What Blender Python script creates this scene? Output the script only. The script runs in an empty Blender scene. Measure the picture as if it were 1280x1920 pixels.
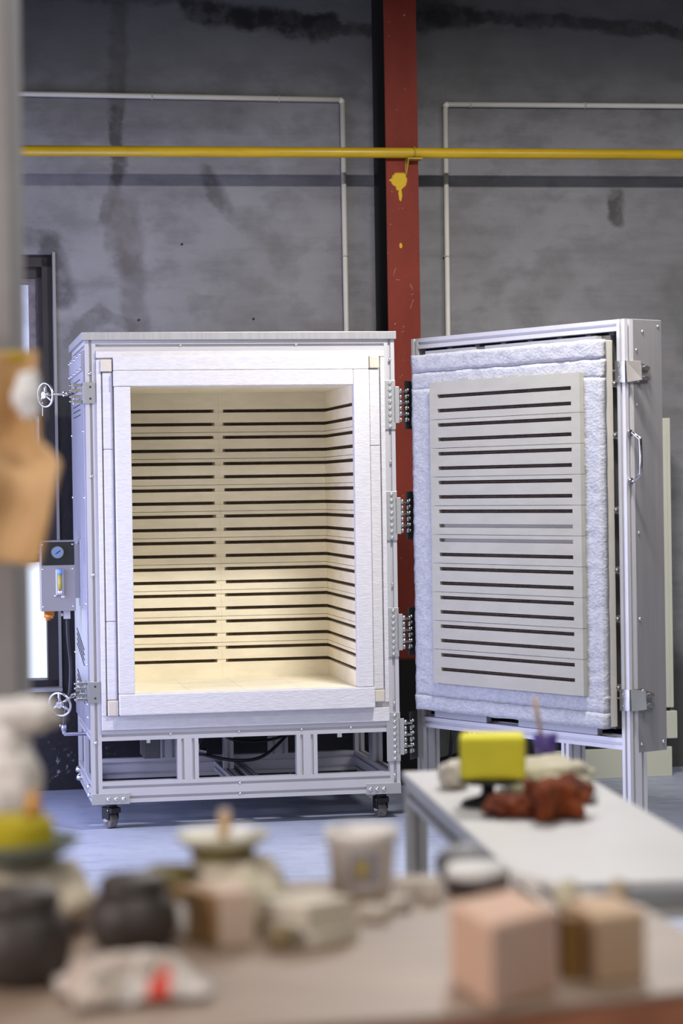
import bpy, math, random
from mathutils import Vector, Matrix, noise
PI = math.pi
random.seed(7)
SC = bpy.context.scene
COL = SC.collection
# ------------------------------------------------------------------ camera
cam_d = bpy.data.cameras.new('camera'); cam = bpy.data.objects.new('camera', cam_d); COL.objects.link(cam)
F_PX, PITCH, ROLL, EYE = 4335.0, 0.0104, 0.01524, 1.2717
cam_d.sensor_fit = 'VERTICAL'; cam_d.sensor_height = 36.0; cam_d.sensor_width = 24.0
cam_d.lens = F_PX / 1920.0 * 36.0
fw = Vector((0, math.cos(PITCH), -math.sin(PITCH)))
r0 = Vector((1, 0, 0)); u0 = r0.cross(fw)
rt = r0 * math.cos(ROLL) - u0 * math.sin(ROLL)
rt = r0 * math.cos(ROLL) + (u0 * -math.sin(ROLL))
up = u0 * math.cos(ROLL) + r0 * math.sin(ROLL)
M3 = Matrix((rt, up, -fw)).transposed()
cam.matrix_world = Matrix.Translation((0, 0, EYE)) @ M3.to_4x4()
cam_d.dof.use_dof = True; cam_d.dof.focus_distance = 8.9; cam_d.dof.aperture_fstop = 3.0
cam_d.clip_start = 0.05; cam_d.clip_end = 100
SC.camera = cam
# ------------------------------------------------------------------ world, lights, exposure
w = bpy.data.worlds.new('daylight'); SC.world = w; w.use_nodes = True
bg = w.node_tree.nodes['Background']; bg.inputs[0].default_value = (0.80, 0.86, 1.0, 1); bg.inputs[1].default_value = 1.5
SC.view_settings.view_transform = 'Standard'; SC.view_settings.look = 'None'
SC.view_settings.gamma = 1.0; SC.view_settings.exposure = 0.0; SC.view_settings.use_curve_mapping = False

def spot(name, loc, target, power, color, size, blend, radius):
    l = bpy.data.lights.new(name, 'SPOT'); l.energy = power; l.color = color
    l.spot_size = math.radians(size); l.spot_blend = blend; l.shadow_soft_size = radius
    o = bpy.data.objects.new(name, l); COL.objects.link(o); o.location = loc
    o.rotation_euler = (Vector(target) - Vector(loc)).to_track_quat('-Z', 'Y').to_euler(); return o
def area(name, loc, target, power, color, sx, sy):
    l = bpy.data.lights.new(name, 'AREA'); l.energy = power; l.color = color
    l.shape = 'RECTANGLE'; l.size = sx; l.size_y = sy
    o = bpy.data.objects.new(name, l); COL.objects.link(o); o.location = loc
    o.rotation_euler = (Vector(target) - Vector(loc)).to_track_quat('-Z', 'Y').to_euler(); return o
def overhead_light(name, x, y, power, color=(1.0, 0.97, 0.95), z=3.35, sx=.5, sy=.16):
    return area(name, (x, y, z), (x, y + .0001, 0), power, color, sx, sy)
overhead_light('tube_lamp_over_kiln', .68, 7.32, 110)
overhead_light('fill_middle', .1, 4.9, 46, sx=1.2)  # added overhead fill for the chamber and back wall, unseen source
overhead_light('fill_behind_camera', 1.0, -.9, 60, (1.0, .96, .92), sx=1.2)  # unseen fill, added to lift foreground faces turned to the camera
overhead_light('tube_lamp_right', 2.5, 7.7, 66, sx=1.2)
overhead_light('fill_front', .2, 1.9, 27, (1.0, .95, .88), sx=1.2)  # added fill above the foreground table, no lamp known there
area('daylight_doorway', (-2.25, 8.15, 1.05), (-.9, 8.9, 0.55), 64, (0.54, 0.57, 1.0), 1.7, 1.7)
area('daylight_left_window', (-2.25, 1.6, 1.6), (0.3, 2.6, 0.8), 75, (1.0, 0.90, 0.88), 2.0, 1.4)
area('fill_rear', (.5, -2.3, 1.4), (0, 8, 0.9), 14, (0.95, 0.95, 1.0), 4.5, 1.8)  # broad weak fill added behind the camera as rear ambient

# ------------------------------------------------------------------ node helpers
class NT:
    def __init__(s, name):
        s.m = bpy.data.materials.new(name); s.m.use_nodes = True; s.t = s.m.node_tree
        s.b = s.t.nodes['Principled BSDF']
    def n(s, typ, **kw):
        x = s.t.nodes.new(typ)
        for k, v in kw.items(): setattr(x, k, v)
        return x
    def put(s, sock, v):
        if v is None: return
        if hasattr(v, 'is_output') or isinstance(v, bpy.types.NodeSocket): s.t.links.new(v, sock)
        else: sock.default_value = v
    def math(s, op, a, b=None, c=None, clamp=False):
        x = s.n('ShaderNodeMath', operation=op, use_clamp=clamp)
        s.put(x.inputs[0], a); s.put(x.inputs[1], b); s.put(x.inputs[2], c); return x.outputs[0]
    def vm(s, op, a, b=None):
        x = s.n('ShaderNodeVectorMath', operation=op); s.put(x.inputs[0], a); s.put(x.inputs[1], b)
        return x
    def noise(s, vec, scale, detail=3, rough=0.55, color=False):
        x = s.n('ShaderNodeTexNoise'); s.put(x.inputs['Vector'], vec); x.inputs['Scale'].default_value = scale
        x.inputs['Detail'].default_value = detail; x.inputs['Roughness'].default_value = rough
        return x.outputs[1 if color else 0]
    def mapping(s, vec, scale=(1, 1, 1), loc=(0, 0, 0)):
        x = s.n('ShaderNodeMapping'); s.put(x.inputs[0], vec); x.inputs['Scale'].default_value = scale
        x.inputs['Location'].default_value = loc; return x.outputs[0]
    def rng(s, v, a, b, c=0.0, d=1.0, smooth=True):
        x = s.n('ShaderNodeMapRange'); x.interpolation_type = 'SMOOTHSTEP' if smooth else 'LINEAR'
        s.put(x.inputs[0], v)
        for i, q in enumerate((a, b, c, d)): s.put(x.inputs[i + 1], q)
        return x.outputs[0]
    def mix(s, f, a, b, mode='MIX'):
        x = s.n('ShaderNodeMix', data_type='RGBA', blend_type=mode)
        s.put(x.inputs[0], f); s.put(x.inputs[6], a); s.put(x.inputs[7], b); return x.outputs[2]
    def bump(s, h, strength=0.3, dist=0.01):
        x = s.n('ShaderNodeBump'); x.inputs['Strength'].default_value = strength
        x.inputs['Distance'].default_value = dist; s.put(x.inputs['Height'], h); s.put(s.b.inputs['Normal'], x.outputs[0])
    def obj(s): return s.n('ShaderNodeTexCoord').outputs['Object']
def rgba(c): return (c[0], c[1], c[2], 1.0)
MATS = {}
def mat(name, color, rough=0.5, metal=0.0, var=0.0, vscale=8.0, bump=0.0, bscale=60.0, stretch=(1, 1, 1), color2=None, **kw):
    if name in MATS: return MATS[name]
    t = NT(name); t.b.inputs['Roughness'].default_value = rough; t.b.inputs['Metallic'].default_value = metal
    co = t.mapping(t.obj(), stretch)
    c2 = color2 or tuple(max(0, q * (1 - var)) for q in color)
    if var > 0 or color2:
        f = t.rng(t.noise(co, vscale, 4), 0.35, 0.65)
        t.put(t.b.inputs['Base Color'], t.mix(f, rgba(c2), rgba(color)))
    else:
        t.b.inputs['Base Color'].default_value = rgba(color)
    if bump > 0: t.bump(t.noise(co, bscale, 3), bump, 0.004)
    for k, v in kw.items(): t.b.inputs[k.replace('_', ' ')].default_value = v
    MATS[name] = t.m; return t.m

ALU = mat('anodised_aluminium', (0.60, 0.588, 0.605), 0.42, 0.30, 0.06, 3.0, stretch=(1, 1, 0.3))
ALU2 = mat('brushed_sheet', (0.50, 0.49, 0.49), 0.42, 0.55, 0.10, 5.0, 0.05, 90, (14, 14, 0.5))
STEEL = mat('stainless_steel', (0.50, 0.49, 0.465), 0.24, 0.95, 0.08, 20)
SCREW = mat('bright_screw', (0.85, 0.84, 0.82), 0.18, 1.0)
DARKM = mat('dark_steel', (0.045, 0.05, 0.048), 0.3, 0.6, 0.2, 10)
FIBRE = mat('ceramic_fibre_board', (0.69, 0.672, 0.682), 0.95, 0, 0.07, 26, 0.55, 55, (1, 1, 3.0))
FIBRE2 = mat('ceramic_fibre_blanket', (0.50, 0.505, 0.54), 0.95, 0, 0.16, 60, 0.8, 70, (1, 1, 1.6))
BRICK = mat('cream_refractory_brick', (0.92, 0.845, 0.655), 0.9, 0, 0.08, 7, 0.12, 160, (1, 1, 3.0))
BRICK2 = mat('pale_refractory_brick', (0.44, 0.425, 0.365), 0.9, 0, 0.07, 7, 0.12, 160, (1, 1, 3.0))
BLOCK = mat('beige_corner_block', (0.66, 0.60, 0.50), 0.9, 0, 0.06, 20)
ELEM = mat('oxidised_heating_wire', (0.085, 0.050, 0.032), 0.75, 0.2, 0.5, 40)
BLACK = mat('black_rubber', (0.012, 0.012, 0.014), 0.45)
CONDUIT = mat('ivory_plastic_conduit', (0.74, 0.71, 0.64), 0.5, 0, 0.06, 6)
YPIPE = mat('yellow_painted_pipe', (0.62, 0.40, 0.015), 0.35, 0, 0.15, 3, stretch=(1, 6, 6))
CAB = mat('beige_painted_metal', (0.56, 0.56, 0.46), 0.5, 0, 0.04, 4)

# ------------------------------------------------------------------ mesh helpers
class MB:
    def __init__(s): s.v = []; s.f = []; s.sm = []
    def add(s, vs, fs, smooth=False):
        k = len(s.v); s.v += [tuple(q) for q in vs]; s.f += [tuple(i + k for i in f) for f in fs]; s.sm += [smooth] * len(fs); return s
    def box(s, a, b):
        x0, y0, z0 = (min(a[i], b[i]) for i in range(3)); x1, y1, z1 = (max(a[i], b[i]) for i in range(3))
        return s.add([(x0, y0, z0), (x1, y0, z0), (x1, y1, z0), (x0, y1, z0), (x0, y0, z1), (x1, y0, z1), (x1, y1, z1), (x0, y1, z1)],
                     [(0, 3, 2, 1), (4, 5, 6, 7), (0, 1, 5, 4), (1, 2, 6, 5), (2, 3, 7, 6), (3, 0, 4, 7)])
    def prism(s, poly, z0, z1):   # poly in xy
        n = len(poly)
        return s.add([(x, y, z0) for x, y in poly] + [(x, y, z1) for x, y in poly],
                     [tuple(range(n - 1, -1, -1)), tuple(range(n, 2 * n))] + [(i, (i + 1) % n, n + (i + 1) % n, n + i) for i in range(n)])
    def tube(s, pts, r, seg=12, smooth=True, caps=True):
        pts = [Vector(q) for q in pts]; n = len(pts); vs = []; fs = []
        rr = r if isinstance(r, (list, tuple)) else [r] * n
        t = (pts[1] - pts[0]).normalized(); a = Vector((0, 0, 1)) if abs(t.z) < 0.9 else Vector((1, 0, 0))
        nrm = (a - t * a.dot(t)).normalized()
        for i, p in enumerate(pts):
            if i == 0: t = (pts[1] - pts[0])
            elif i == n - 1: t = (pts[-1] - pts[-2])
            else: t = (pts[i + 1] - pts[i]).normalized() + (pts[i] - pts[i - 1]).normalized()
            t = t.normalized(); nrm = (nrm - t * nrm.dot(t)).normalized(); b = t.cross(nrm)
            for k in range(seg):
                an = 2 * PI * k / seg; vs.append(p + (nrm * math.cos(an) + b * math.sin(an)) * rr[i])
        for i in range(n - 1):
            for k in range(seg): fs.append((i * seg + k, i * seg + (k + 1) % seg, (i + 1) * seg + (k + 1) % seg, (i + 1) * seg + k))
        s.add(vs, fs, smooth)
        if caps:
            k = len(s.v) - n * seg
            s.f += [tuple(k + i for i in range(seg - 1, -1, -1)), tuple(k + (n - 1) * seg + i for i in range(seg))]; s.sm += [False, False]
        return s
    def lathe(s, prof, c=(0, 0, 0), seg=32, sx=1.0, sy=1.0, smooth=True):
        vs = []; fs = []; n = len(prof)
        for r, z in prof:
            for k in range(seg):
                a = 2 * PI * k / seg; vs.append((c[0] + r * sx * math.cos(a), c[1] + r * sy * math.sin(a), c[2] + z))
        for i in range(n - 1):
            for k in range(seg): fs.append((i * seg + k, i * seg + (k + 1) % seg, (i + 1) * seg + (k + 1) % seg, (i + 1) * seg + k))
        s.add(vs, fs, smooth)
        k = len(s.v) - n * seg
        if prof[0][0] > 1e-6: s.f.append(tuple(k + i for i in range(seg - 1, -1, -1))); s.sm.append(False)
        if prof[-1][0] > 1e-6: s.f.append(tuple(k + (n - 1) * seg + i for i in range(seg))); s.sm.append(False)
        return s
    def torus(s, c, axis, R, r, seg=36, sg=8):
        ax = Vector(axis).normalized(); a = Vector((0, 0, 1)) if abs(ax.z) < 0.9 else Vector((1, 0, 0))
        e1 = (a - ax * a.dot(ax)).normalized(); e2 = ax.cross(e1); vs = []; fs = []
        for i in range(seg):
            A = 2 * PI * i / seg; d = e1 * math.cos(A) + e2 * math.sin(A)
            for k in range(sg):
                B = 2 * PI * k / sg; vs.append(Vector(c) + d * (R + r * math.cos(B)) + ax * r * math.sin(B))
        for i in range(seg):
            for k in range(sg): fs.append((i * sg + k, ((i + 1) % seg) * sg + k, ((i + 1) % seg) * sg + (k + 1) % sg, i * sg + (k + 1) % sg))
        return s.add(vs, fs, True)
    def dome(s, c, n, r, h=None, seg=8):    # screw head
        n = Vector(n).normalized(); h = h or r * 0.7
        a = Vector((0, 0, 1)) if abs(n.z) < 0.9 else Vector((1, 0, 0)); e1 = (a - n * a.dot(n)).normalized(); e2 = n.cross(e1)
        c = Vector(c); vs = []; fs = []
        for j, (q, z) in enumerate(((1, 0), (0.92, 0.55), (0.55, 0.92))):
            for k in range(seg):
                A = 2 * PI * k / seg; vs.append(c + (e1 * math.cos(A) + e2 * math.sin(A)) * r * q + n * h * z)
        vs.append(c + n * h)
        for j in range(2):
            for k in range(seg): fs.append((j * seg + k, j * seg + (k + 1) % seg, (j + 1) * seg + (k + 1) % seg, (j + 1) * seg + k))
        for k in range(seg): fs.append((2 * seg + k, 2 * seg + (k + 1) % seg, 3 * seg))
        return s.add(vs, fs, True)
    def bar(s, axis, o, L, w=0.04, h=0.04):
        """slotted aluminium profile: starts at corner o, runs L along axis; w and h across the other two axes"""
        def side(a, b, horiz, inward):    # points along one edge from a to b with slots
            pts = []; Ln = math.hypot(b[0] - a[0], b[1] - a[1]); n = max(1, round(Ln / 0.04)); d = ((b[0] - a[0]) / Ln, (b[1] - a[1]) / Ln)
            pts.append(a)
            for i in range(n):
                m = (i + 0.5) * Ln / n
                for off, dep in ((-0.0052, 0), (-0.0052, 0.010), (0.0052, 0.010), (0.0052, 0)):
                    pts.append((a[0] + d[0] * (m + off) + inward[0] * dep, a[1] + d[1] * (m + off) + inward[1] * dep))
            return pts
        poly = side((0, 0), (w, 0), 1, (0, 1)) + side((w, 0), (w, h), 0, (-1, 0)) + side((w, h), (0, h), 1, (0, -1)) + side((0, h), (0, 0), 0, (1, 0))
        n = len(poly); vs = []
        for q in (0, L):
            for a, b in poly:
                if axis == 'z': vs.append((o[0] + a, o[1] + b, o[2] + q))
                elif axis == 'x': vs.append((o[0] + q, o[1] + a, o[2] + b))
                else: vs.append((o[0] + b, o[1] + q, o[2] + a))
        return s.add(vs, [tuple(range(n - 1, -1, -1)), tuple(range(n, 2 * n))] + [(i, (i + 1) % n, n + (i + 1) % n, n + i) for i in range(n)])
    def build(s, name, m, parent=None, bevel=0, loc=None, rot=None, label=None, kind=None):
        me = bpy.data.meshes.new(name); me.from_pydata(s.v, [], s.f); me.update()
        me.polygons.foreach_set('use_smooth', s.sm)
        me.materials.append(m)
        o = bpy.data.objects.new(name, me); COL.objects.link(o)
        if parent: o.parent = parent
        if loc: o.location = loc
        if rot: o.rotation_euler = rot
        if bevel:
            b = o.modifiers.new('bevel', 'BEVEL'); b.width = bevel; b.segments = 2; b.limit_method = 'ANGLE'
        if label: o['label'] = label
        if kind: o['kind'] = kind
        return o
def recentre(mb, c):
    mb.v = [(x - c[0], y - c[1], z - c[2]) for x, y, z in mb.v]; return mb
def lump(c, rad, amp, freq, seed, flat=None, sub=4, stretch=(1, 1, 1), top=None):
    import bmesh
    bm = bmesh.new(); bmesh.ops.create_icosphere(bm, subdivisions=sub, radius=1.0)
    out = MB(); vs = []
    for v in bm.verts:
        p = v.co.copy(); q = Vector((p.x * freq * stretch[0] + seed, p.y * freq * stretch[1], p.z * freq * stretch[2]))
        d = 1 + amp * (noise.fractal(q, 1.0, 2.0, 3)) + amp * 0.6 * (0.5 - abs(noise.noise(q * 1.7)))
        w_ = Vector((p.x * rad[0] * d, p.y * rad[1] * d, p.z * rad[2] * d))
        if flat is not None: w_.z = max(w_.z, flat)
        if top is not None: w_.z = min(w_.z, top)
        vs.append((c[0] + w_.x, c[1] + w_.y, c[2] + w_.z))
    bm.verts.index_update()
    fs = [tuple(v.index for v in f.verts) for f in bm.faces]; bm.free()
    return out.add(vs, fs, True)
def studs(name, m, parent, pts, n, r, h=None):
    src = None
    for q in pts:
        if src is None: src = o = MB().dome((0, 0, 0), n, r, h).build(name, m, parent)
        else: o = src.copy(); COL.objects.link(o); o.parent = parent
        o.location = q
def tag(o, label, cat, group=None):
    o['label'] = label; o['category'] = cat
    if group: o['group'] = group
    return o
def thing(name, label, cat, loc=(0, 0, 0), rotz=0, group=None):
    o = bpy.data.objects.new(name, None); COL.objects.link(o); o.location = loc; o.rotation_euler = (0, 0, rotz)
    o.empty_display_size = 0.1
    return tag(o, label, cat, group)

def smooth(pts, n=8):
    P = [Vector(p) for p in pts]; P = [P[0] * 2 - P[1]] + P + [P[-1] * 2 - P[-2]]; out = []
    for i in range(1, len(P) - 2):
        a, b, c, d = P[i - 1:i + 3]
        for k in range(n):
            t = k / n; out.append(.5 * ((2 * b) + (c - a) * t + (2 * a - 5 * b + 4 * c - d) * t * t + (3 * b - a - 3 * c + d) * t ** 3))
    return out + [P[-2]]
# ================================================================== THE SETTING
WD, WYAW = 10.08, 0.18
cw, sw = math.cos(WYAW), math.sin(WYAW)
def WP(u, off, z): return (u * cw - off * sw, WD + u * sw + off * cw, z)   # off<0 = towards the room
WROT = (0, 0, WYAW)

def wall_material():
    t = NT('stained_plaster'); co = t.obj()
    sep = t.n('ShaderNodeSeparateXYZ'); t.put(sep.inputs[0], co)
    cmb = t.n('ShaderNodeCombineXYZ'); t.put(cmb.inputs[0], sep.outputs[0]); t.put(cmb.inputs[1], sep.outputs[2]); P = cmb.outputs[0]
    wob = t.vm('SUBTRACT', t.noise(P, 7, 5, 0.65, True), (0.5, 0.5, 0.5)).outputs[0]
    wob_s = t.n('ShaderNodeVectorMath', operation='SCALE'); t.put(wob_s.inputs[0], wob); wob_s.inputs[3].default_value = 0.11
    Pw = t.vm('ADD', P, wob_s.outputs[0]).outputs[0]
    flat = t.vm('MULTIPLY', Pw, (1, 1, 0)).outputs[0]
    def seg(a, b, r, soft=0.6):
        A = (a[0], a[1], 0); ba = (b[0] - a[0], b[1] - a[1], 0); L2 = max(1e-6, ba[0] ** 2 + ba[1] ** 2)
        pa = t.vm('SUBTRACT', flat, A).outputs[0]
        h = t.math('DIVIDE', t.vm('DOT_PRODUCT', pa, ba).outputs['Value'], L2, clamp=True)
        sc = t.n('ShaderNodeVectorMath', operation='SCALE'); sc.inputs[0].default_value = ba; t.put(sc.inputs[3], h)
        d = t.vm('DISTANCE', pa, sc.outputs[0]).outputs['Value']
        return t.rng(d, r * (1 - soft), r, 1, 0)
    big = t.noise(P, 1.6, 6, 0.62); med = t.noise(t.mapping(P, (1, 1.6, 1)), 5, 5, 0.6)
    trow = t.noise(t.mapping(P, (1.2, 9, 1)), 3.0, 4, 0.6)
    base = t.mix(t.rng(big, 0.34, 0.66), (0.195, 0.193, 0.198, 1), (0.270, 0.266, 0.274, 1))
    base = t.mix(t.rng(med, 0.44, 0.66, 0, 0.62), base, (0.15, 0.146, 0.147, 1))
    base = t.mix(t.rng(trow, 0.3, 0.7, 0, 0.22), base, (0.31, 0.305, 0.31, 1))
    # faint block-course marks under the render
    wv = t.math('ABSOLUTE', t.math('SUBTRACT', t.math('FRACT', t.math('MULTIPLY', sep.outputs[2], 2.6)), 0.5))
    base = t.mix(t.math('MULTIPLY', t.rng(wv, 0.46, 0.5, 0, 0.5), t.rng(med, 0.4, 0.6)), base, (0.20, 0.195, 0.20, 1))
    # upper wall darkened with height: lamp falloff put into the colour, mottled by noise
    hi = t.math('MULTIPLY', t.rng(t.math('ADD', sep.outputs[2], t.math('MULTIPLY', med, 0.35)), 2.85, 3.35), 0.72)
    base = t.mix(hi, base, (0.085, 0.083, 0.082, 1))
    gro = t.rng(t.noise(P, 14, 3), 0.35, 0.6, 0.6, 1.0)
    stains = [  # a, b, radius, strength, colour, softness
        ((-0.93, 3.4), (-0.955, 2.9), .055, .65, (.06, .058, .055)), ((-.955, 2.9), (-.95, 2.62), .038, .8, (.045, .042, .04)),
        ((-.95, 2.62), (-1.0, 2.44), .045, .55, (.10, .09, .08)), ((-.92, 2.5), (-.90, 2.25), .075, .6, (.12, .105, .095)),
        ((-1.0, 2.44), (-.93, 2.2), .05, .45, (.12, .11, .10)), ((-.90, 2.25), (-.865, 1.9), .07, .62, (.12, .11, .105)),
        ((-.57, 2.64), (-.50, 2.50), .05, .7, (.08, .075, .075)), ((-.36, 2.42), (-.22, 2.22), .08, .3, (.13, .125, .12)),
        ((1.262, 2.56), (1.262, 2.44), .052, .85, (.06, .055, .05)), ((.98, 2.2), (.86, 2.05), .12, .35, (.14, .135, .13)),
        ((1.55, 2.15), (1.6, 1.9), .13, .5, (.12, .12, .11)),
        ((-1.24, 2.31), (-1.19, 2.10), .075, .8, (.07, .068, .07)), ((-1.4, 2.36), (-1.22, 2.35), .05, .6, (.08, .078, .075)),
        ((-1.16, 1.93), (-1.02, 2.03), .05, .65, (.10, .095, .09)), ((-1.02, 2.03), (-.90, 1.98), .04, .55, (.11, .105, .10)),
        ((-1.17, 1.95), (-1.17, 1.72), .09, .45, (.13, .13, .12)),
        ((-.62, 3.34), (-.05, 3.27), .075, .9, (.008, .008, .008)), ((-.45, 3.31), (.0, 3.29), .05, .9, (.008, .008, .008)), ((-.05, 3.27), (.18, 3.26), .05, .85, (.03, .03, .03)),
        ((.3, 3.31), (.62, 3.34), .07, .8, (.025, .025, .025)), ((.62, 3.34), (1.6, 3.29), .045, .8, (.03, .03, .03)),
        ((-1.4, 3.42), (-.6, 3.40), .06, .7, (.03, .03, .03)), ((.42, 3.42), (.5, 3.35), .09, .8, (.02, .02, .02)),
    ]
    colr = base
    for a, b, r, k, c in stains:
        colr = t.mix(t.math('MULTIPLY', t.math('MULTIPLY', seg(a, b, r), k), gro), colr, rgba(c))
    # blue-black painted lower wall left of the column, with pale splashes
    zn = sep.outputs[2]
    dad = t.math('MULTIPLY', t.rng(zn, 1.685, 1.692, 1, 0), t.rng(sep.outputs[0], 0.10, 0.11, 1, 0))
    spl = t.math('MULTIPLY', t.rng(t.noise(P, 42, 4, 0.7), 0.56, 0.66), t.math('MULTIPLY', t.rng(t.noise(P, 5, 2), 0.5, 0.66), t.rng(zn, 0.75, 0.55)))
    dark = t.mix(t.math('MULTIPLY', spl, 0.75), (0.0105, 0.0105, 0.013, 1), (0.30, 0.31, 0.33, 1))
    colr = t.mix(dad, colr, dark)
    # darker, mottled foot of the wall on the right
    foot = t.math('MULTIPLY', t.rng(t.math('ADD', zn, t.math('MULTIPLY', big, 0.5)), 0.60, 0.95, 1, 0), t.rng(sep.outputs[0], 0.3, 0.5))
    colr = t.mix(t.math('MULTIPLY', foot, 0.8), colr, (0.05, 0.046, 0.045, 1))
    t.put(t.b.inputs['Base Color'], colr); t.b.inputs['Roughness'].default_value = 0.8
    t.put(t.b.inputs['Roughness'], t.rng(dad, 0, 1, 0.85, 0.4))
    t.bump(t.math('ADD', t.math('MULTIPLY', big, 0.6), t.math('MULTIPLY', med, 0.4)), 0.35, 0.03)
    return t.m
def floor_material():
    t = NT('worn_painted_floor'); co = t.obj()
    big = t.noise(co, 1.3, 5, 0.6); st = t.noise(t.mapping(co, (1.0, 2.0, 1), (3, 1, 0)), 5.0, 6, 0.7)
    fine = t.noise(t.mapping(co, (5.0, 12.0, 1)), 5.0, 4, 0.7)
    c = t.mix(t.rng(big, 0.3, 0.7), (0.29, 0.325, 0.42, 1), (0.37, 0.405, 0.50, 1))
    c = t.mix(t.rng(st, 0.45, 0.72, 0, 0.6), c, (0.17, 0.20, 0.27, 1))
    c = t.mix(t.rng(fine, 0.62, 0.72, 0, 0.75), c, (0.055, 0.06, 0.075, 1))
    c = t.mix(t.rng(t.noise(t.mapping(co, (3, 10, 1), (4, 2, 0)), 3.0, 5, 0.75), 0.60, 0.70, 0, 0.5), c, (0.55, 0.58, 0.63, 1))
    t.put(t.b.inputs['Base Color'], c); t.put(t.b.inputs['Roughness'], t.rng(st, 0.3, 0.7, 0.38, 0.62))
    t.bump(st, 0.2, 0.004); return t.m
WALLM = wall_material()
PLAIN = mat('grey_render', (0.15, 0.15, 0.155), 0.9, 0, 0.15, 2)
def struct(name, mb, m, **k): return mb.build(name, m, kind='structure', **k)
struct('floor', MB().box((-4.2, -2.6, -0.1), (5.2, 12.4, 0)), floor_material())
struct('ceiling', MB().box((-4.2, -2.6, 6.0), (5.2, 12.4, 6.1)), PLAIN)
# back wall with the window opening (local frame: x along wall, y depth, z up)
wb = MB(); H = 6.0; T = 0.24
WX0, WX1, WZ0, WZ1 = -2.0, -1.236, 0.44, 2.285
wb.box((-2.36, 0, 0), (WX0, T, H)); wb.box((WX1, 0, 0), (5.2, T, H)); wb.box((WX0, 0, WZ1), (WX1, T, H)); wb.box((WX0, 0, 0), (WX1, T, WZ0))
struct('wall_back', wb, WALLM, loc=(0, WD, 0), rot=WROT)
struct('wall_right', MB().box((4.7, -2.6, 0), (4.9, 11.3, 6)), PLAIN)
wl = MB(); wl.box((-2.5, -2.6, 0), (-2.3, 7.2, 6)).box((-2.5, 9.0, 0), (-2.3, 9.62, 6)).box((-2.5, 7.2, 2.2), (-2.3, 9.0, 6))
struct('wall_left', wl, PLAIN)
struct('wall_rear', MB().box((-2.5, -2.7, 0), (4.9, -2.5, 6)), PLAIN)
# window in the back wall
FRB = mat('dark_window_frame', (0.020, 0.016, 0.016), 0.5, 0, 0.3, 8)
JAMB = mat('weathered_sash', (0.21, 0.18, 0.19), 0.8, 0, 0.4, 22)
GLASS = mat('window_glass', (0.95, 0.97, 1.0), 0.03, 0, Transmission_Weight=1.0, IOR=1.1)
GDIRT = mat('dusty_window_glass', (0.75, 0.76, 0.92), 0.5, 0, 0.3, 9, Transmission_Weight=0.85, IOR=1.05)
win = MB(); win.box((WX1 - .043, .03, WZ0), (WX1, .13, WZ1)).box((WX0, .03, WZ1 - .05), (WX1, .16, WZ1)).box((WX0, .03, WZ0), (WX0 + .05, .16, WZ1)).box((WX0, .03, WZ0), (WX1, .16, WZ0 + .03))
win.box((WX0, .05, 0.975), (WX1 - .05, .15, 1.02)).box((WX0, .05, 1.60), (WX1 - .05, .15, 1.66))
w1 = struct('window_1', win, FRB, loc=(0, WD, 0), rot=WROT)
sb = mat('brown_sash', (0.042, 0.032, 0.032), 0.6, 0, 0.3, 9)
MB().box((-1.302, .06, 1.66), (-1.262, .11, 2.235)).box((WX0 + .05, .06, 2.19), (-1.262, .11, 2.235)).build('sash', sb, w1)
MB().box((-1.333, .07, 1.66), (-1.3025, .12, 2.189)).box((WX0 + .05, .07, 2.165), (-1.3335, .12, 2.189)).build('weathered_inner_sash', JAMB, w1, label='mottled pale inner sash')
MB().box((WX0 + .05, .10, 1.661), (-1.3335, .106, 2.164)).build('dusty_pane', GDIRT, w1, label='dusty upper pane')
MB().box((WX0 + .05, .10, WZ0 + .03), (-1.270, .106, 0.975)).build('clear_pane', GLASS, w1, label='clear lower pane full of daylight')
MB().box((WX0 + .05, .08, 1.02), (-1.28, .10, 1.60)).build('dark_mid_panel', DARKM, w1)  # opaque dark panel standing in for the middle pane
LIGHTM = mat('pale_metal_edge', (0.72, 0.70, 0.76), 0.4, 0.3)
MB().box((-1.315, .055, 1.075), (-1.300, .08, 1.60)).box((-1.375, .055, 1.592), (-1.300, .08, 1.60)).box((WX0 + .05, .03, 1.047), (-1.302, .08, 1.068)).box((WX0 + .05, .04, 1.015), (-1.302, .07, 1.021)).build('latch_rail', LIGHTM, w1)
struct('trim_1', MB().box((WX1 + .001, -.012, .44), (WX1 + .013, .01, WZ1 + .01)), mat('pale_corner_bead', (0.27, 0.262, 0.25), 0.6), loc=(0, WD, 0), rot=WROT)
struct('trim_2', MB().box((WX0, -.045, .425), (WX1 + .012, .03, .441)), mat('window_sill', (0.33, 0.32, 0.31), 0.7, 0, .2), loc=(0, WD, 0), rot=WROT)

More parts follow.
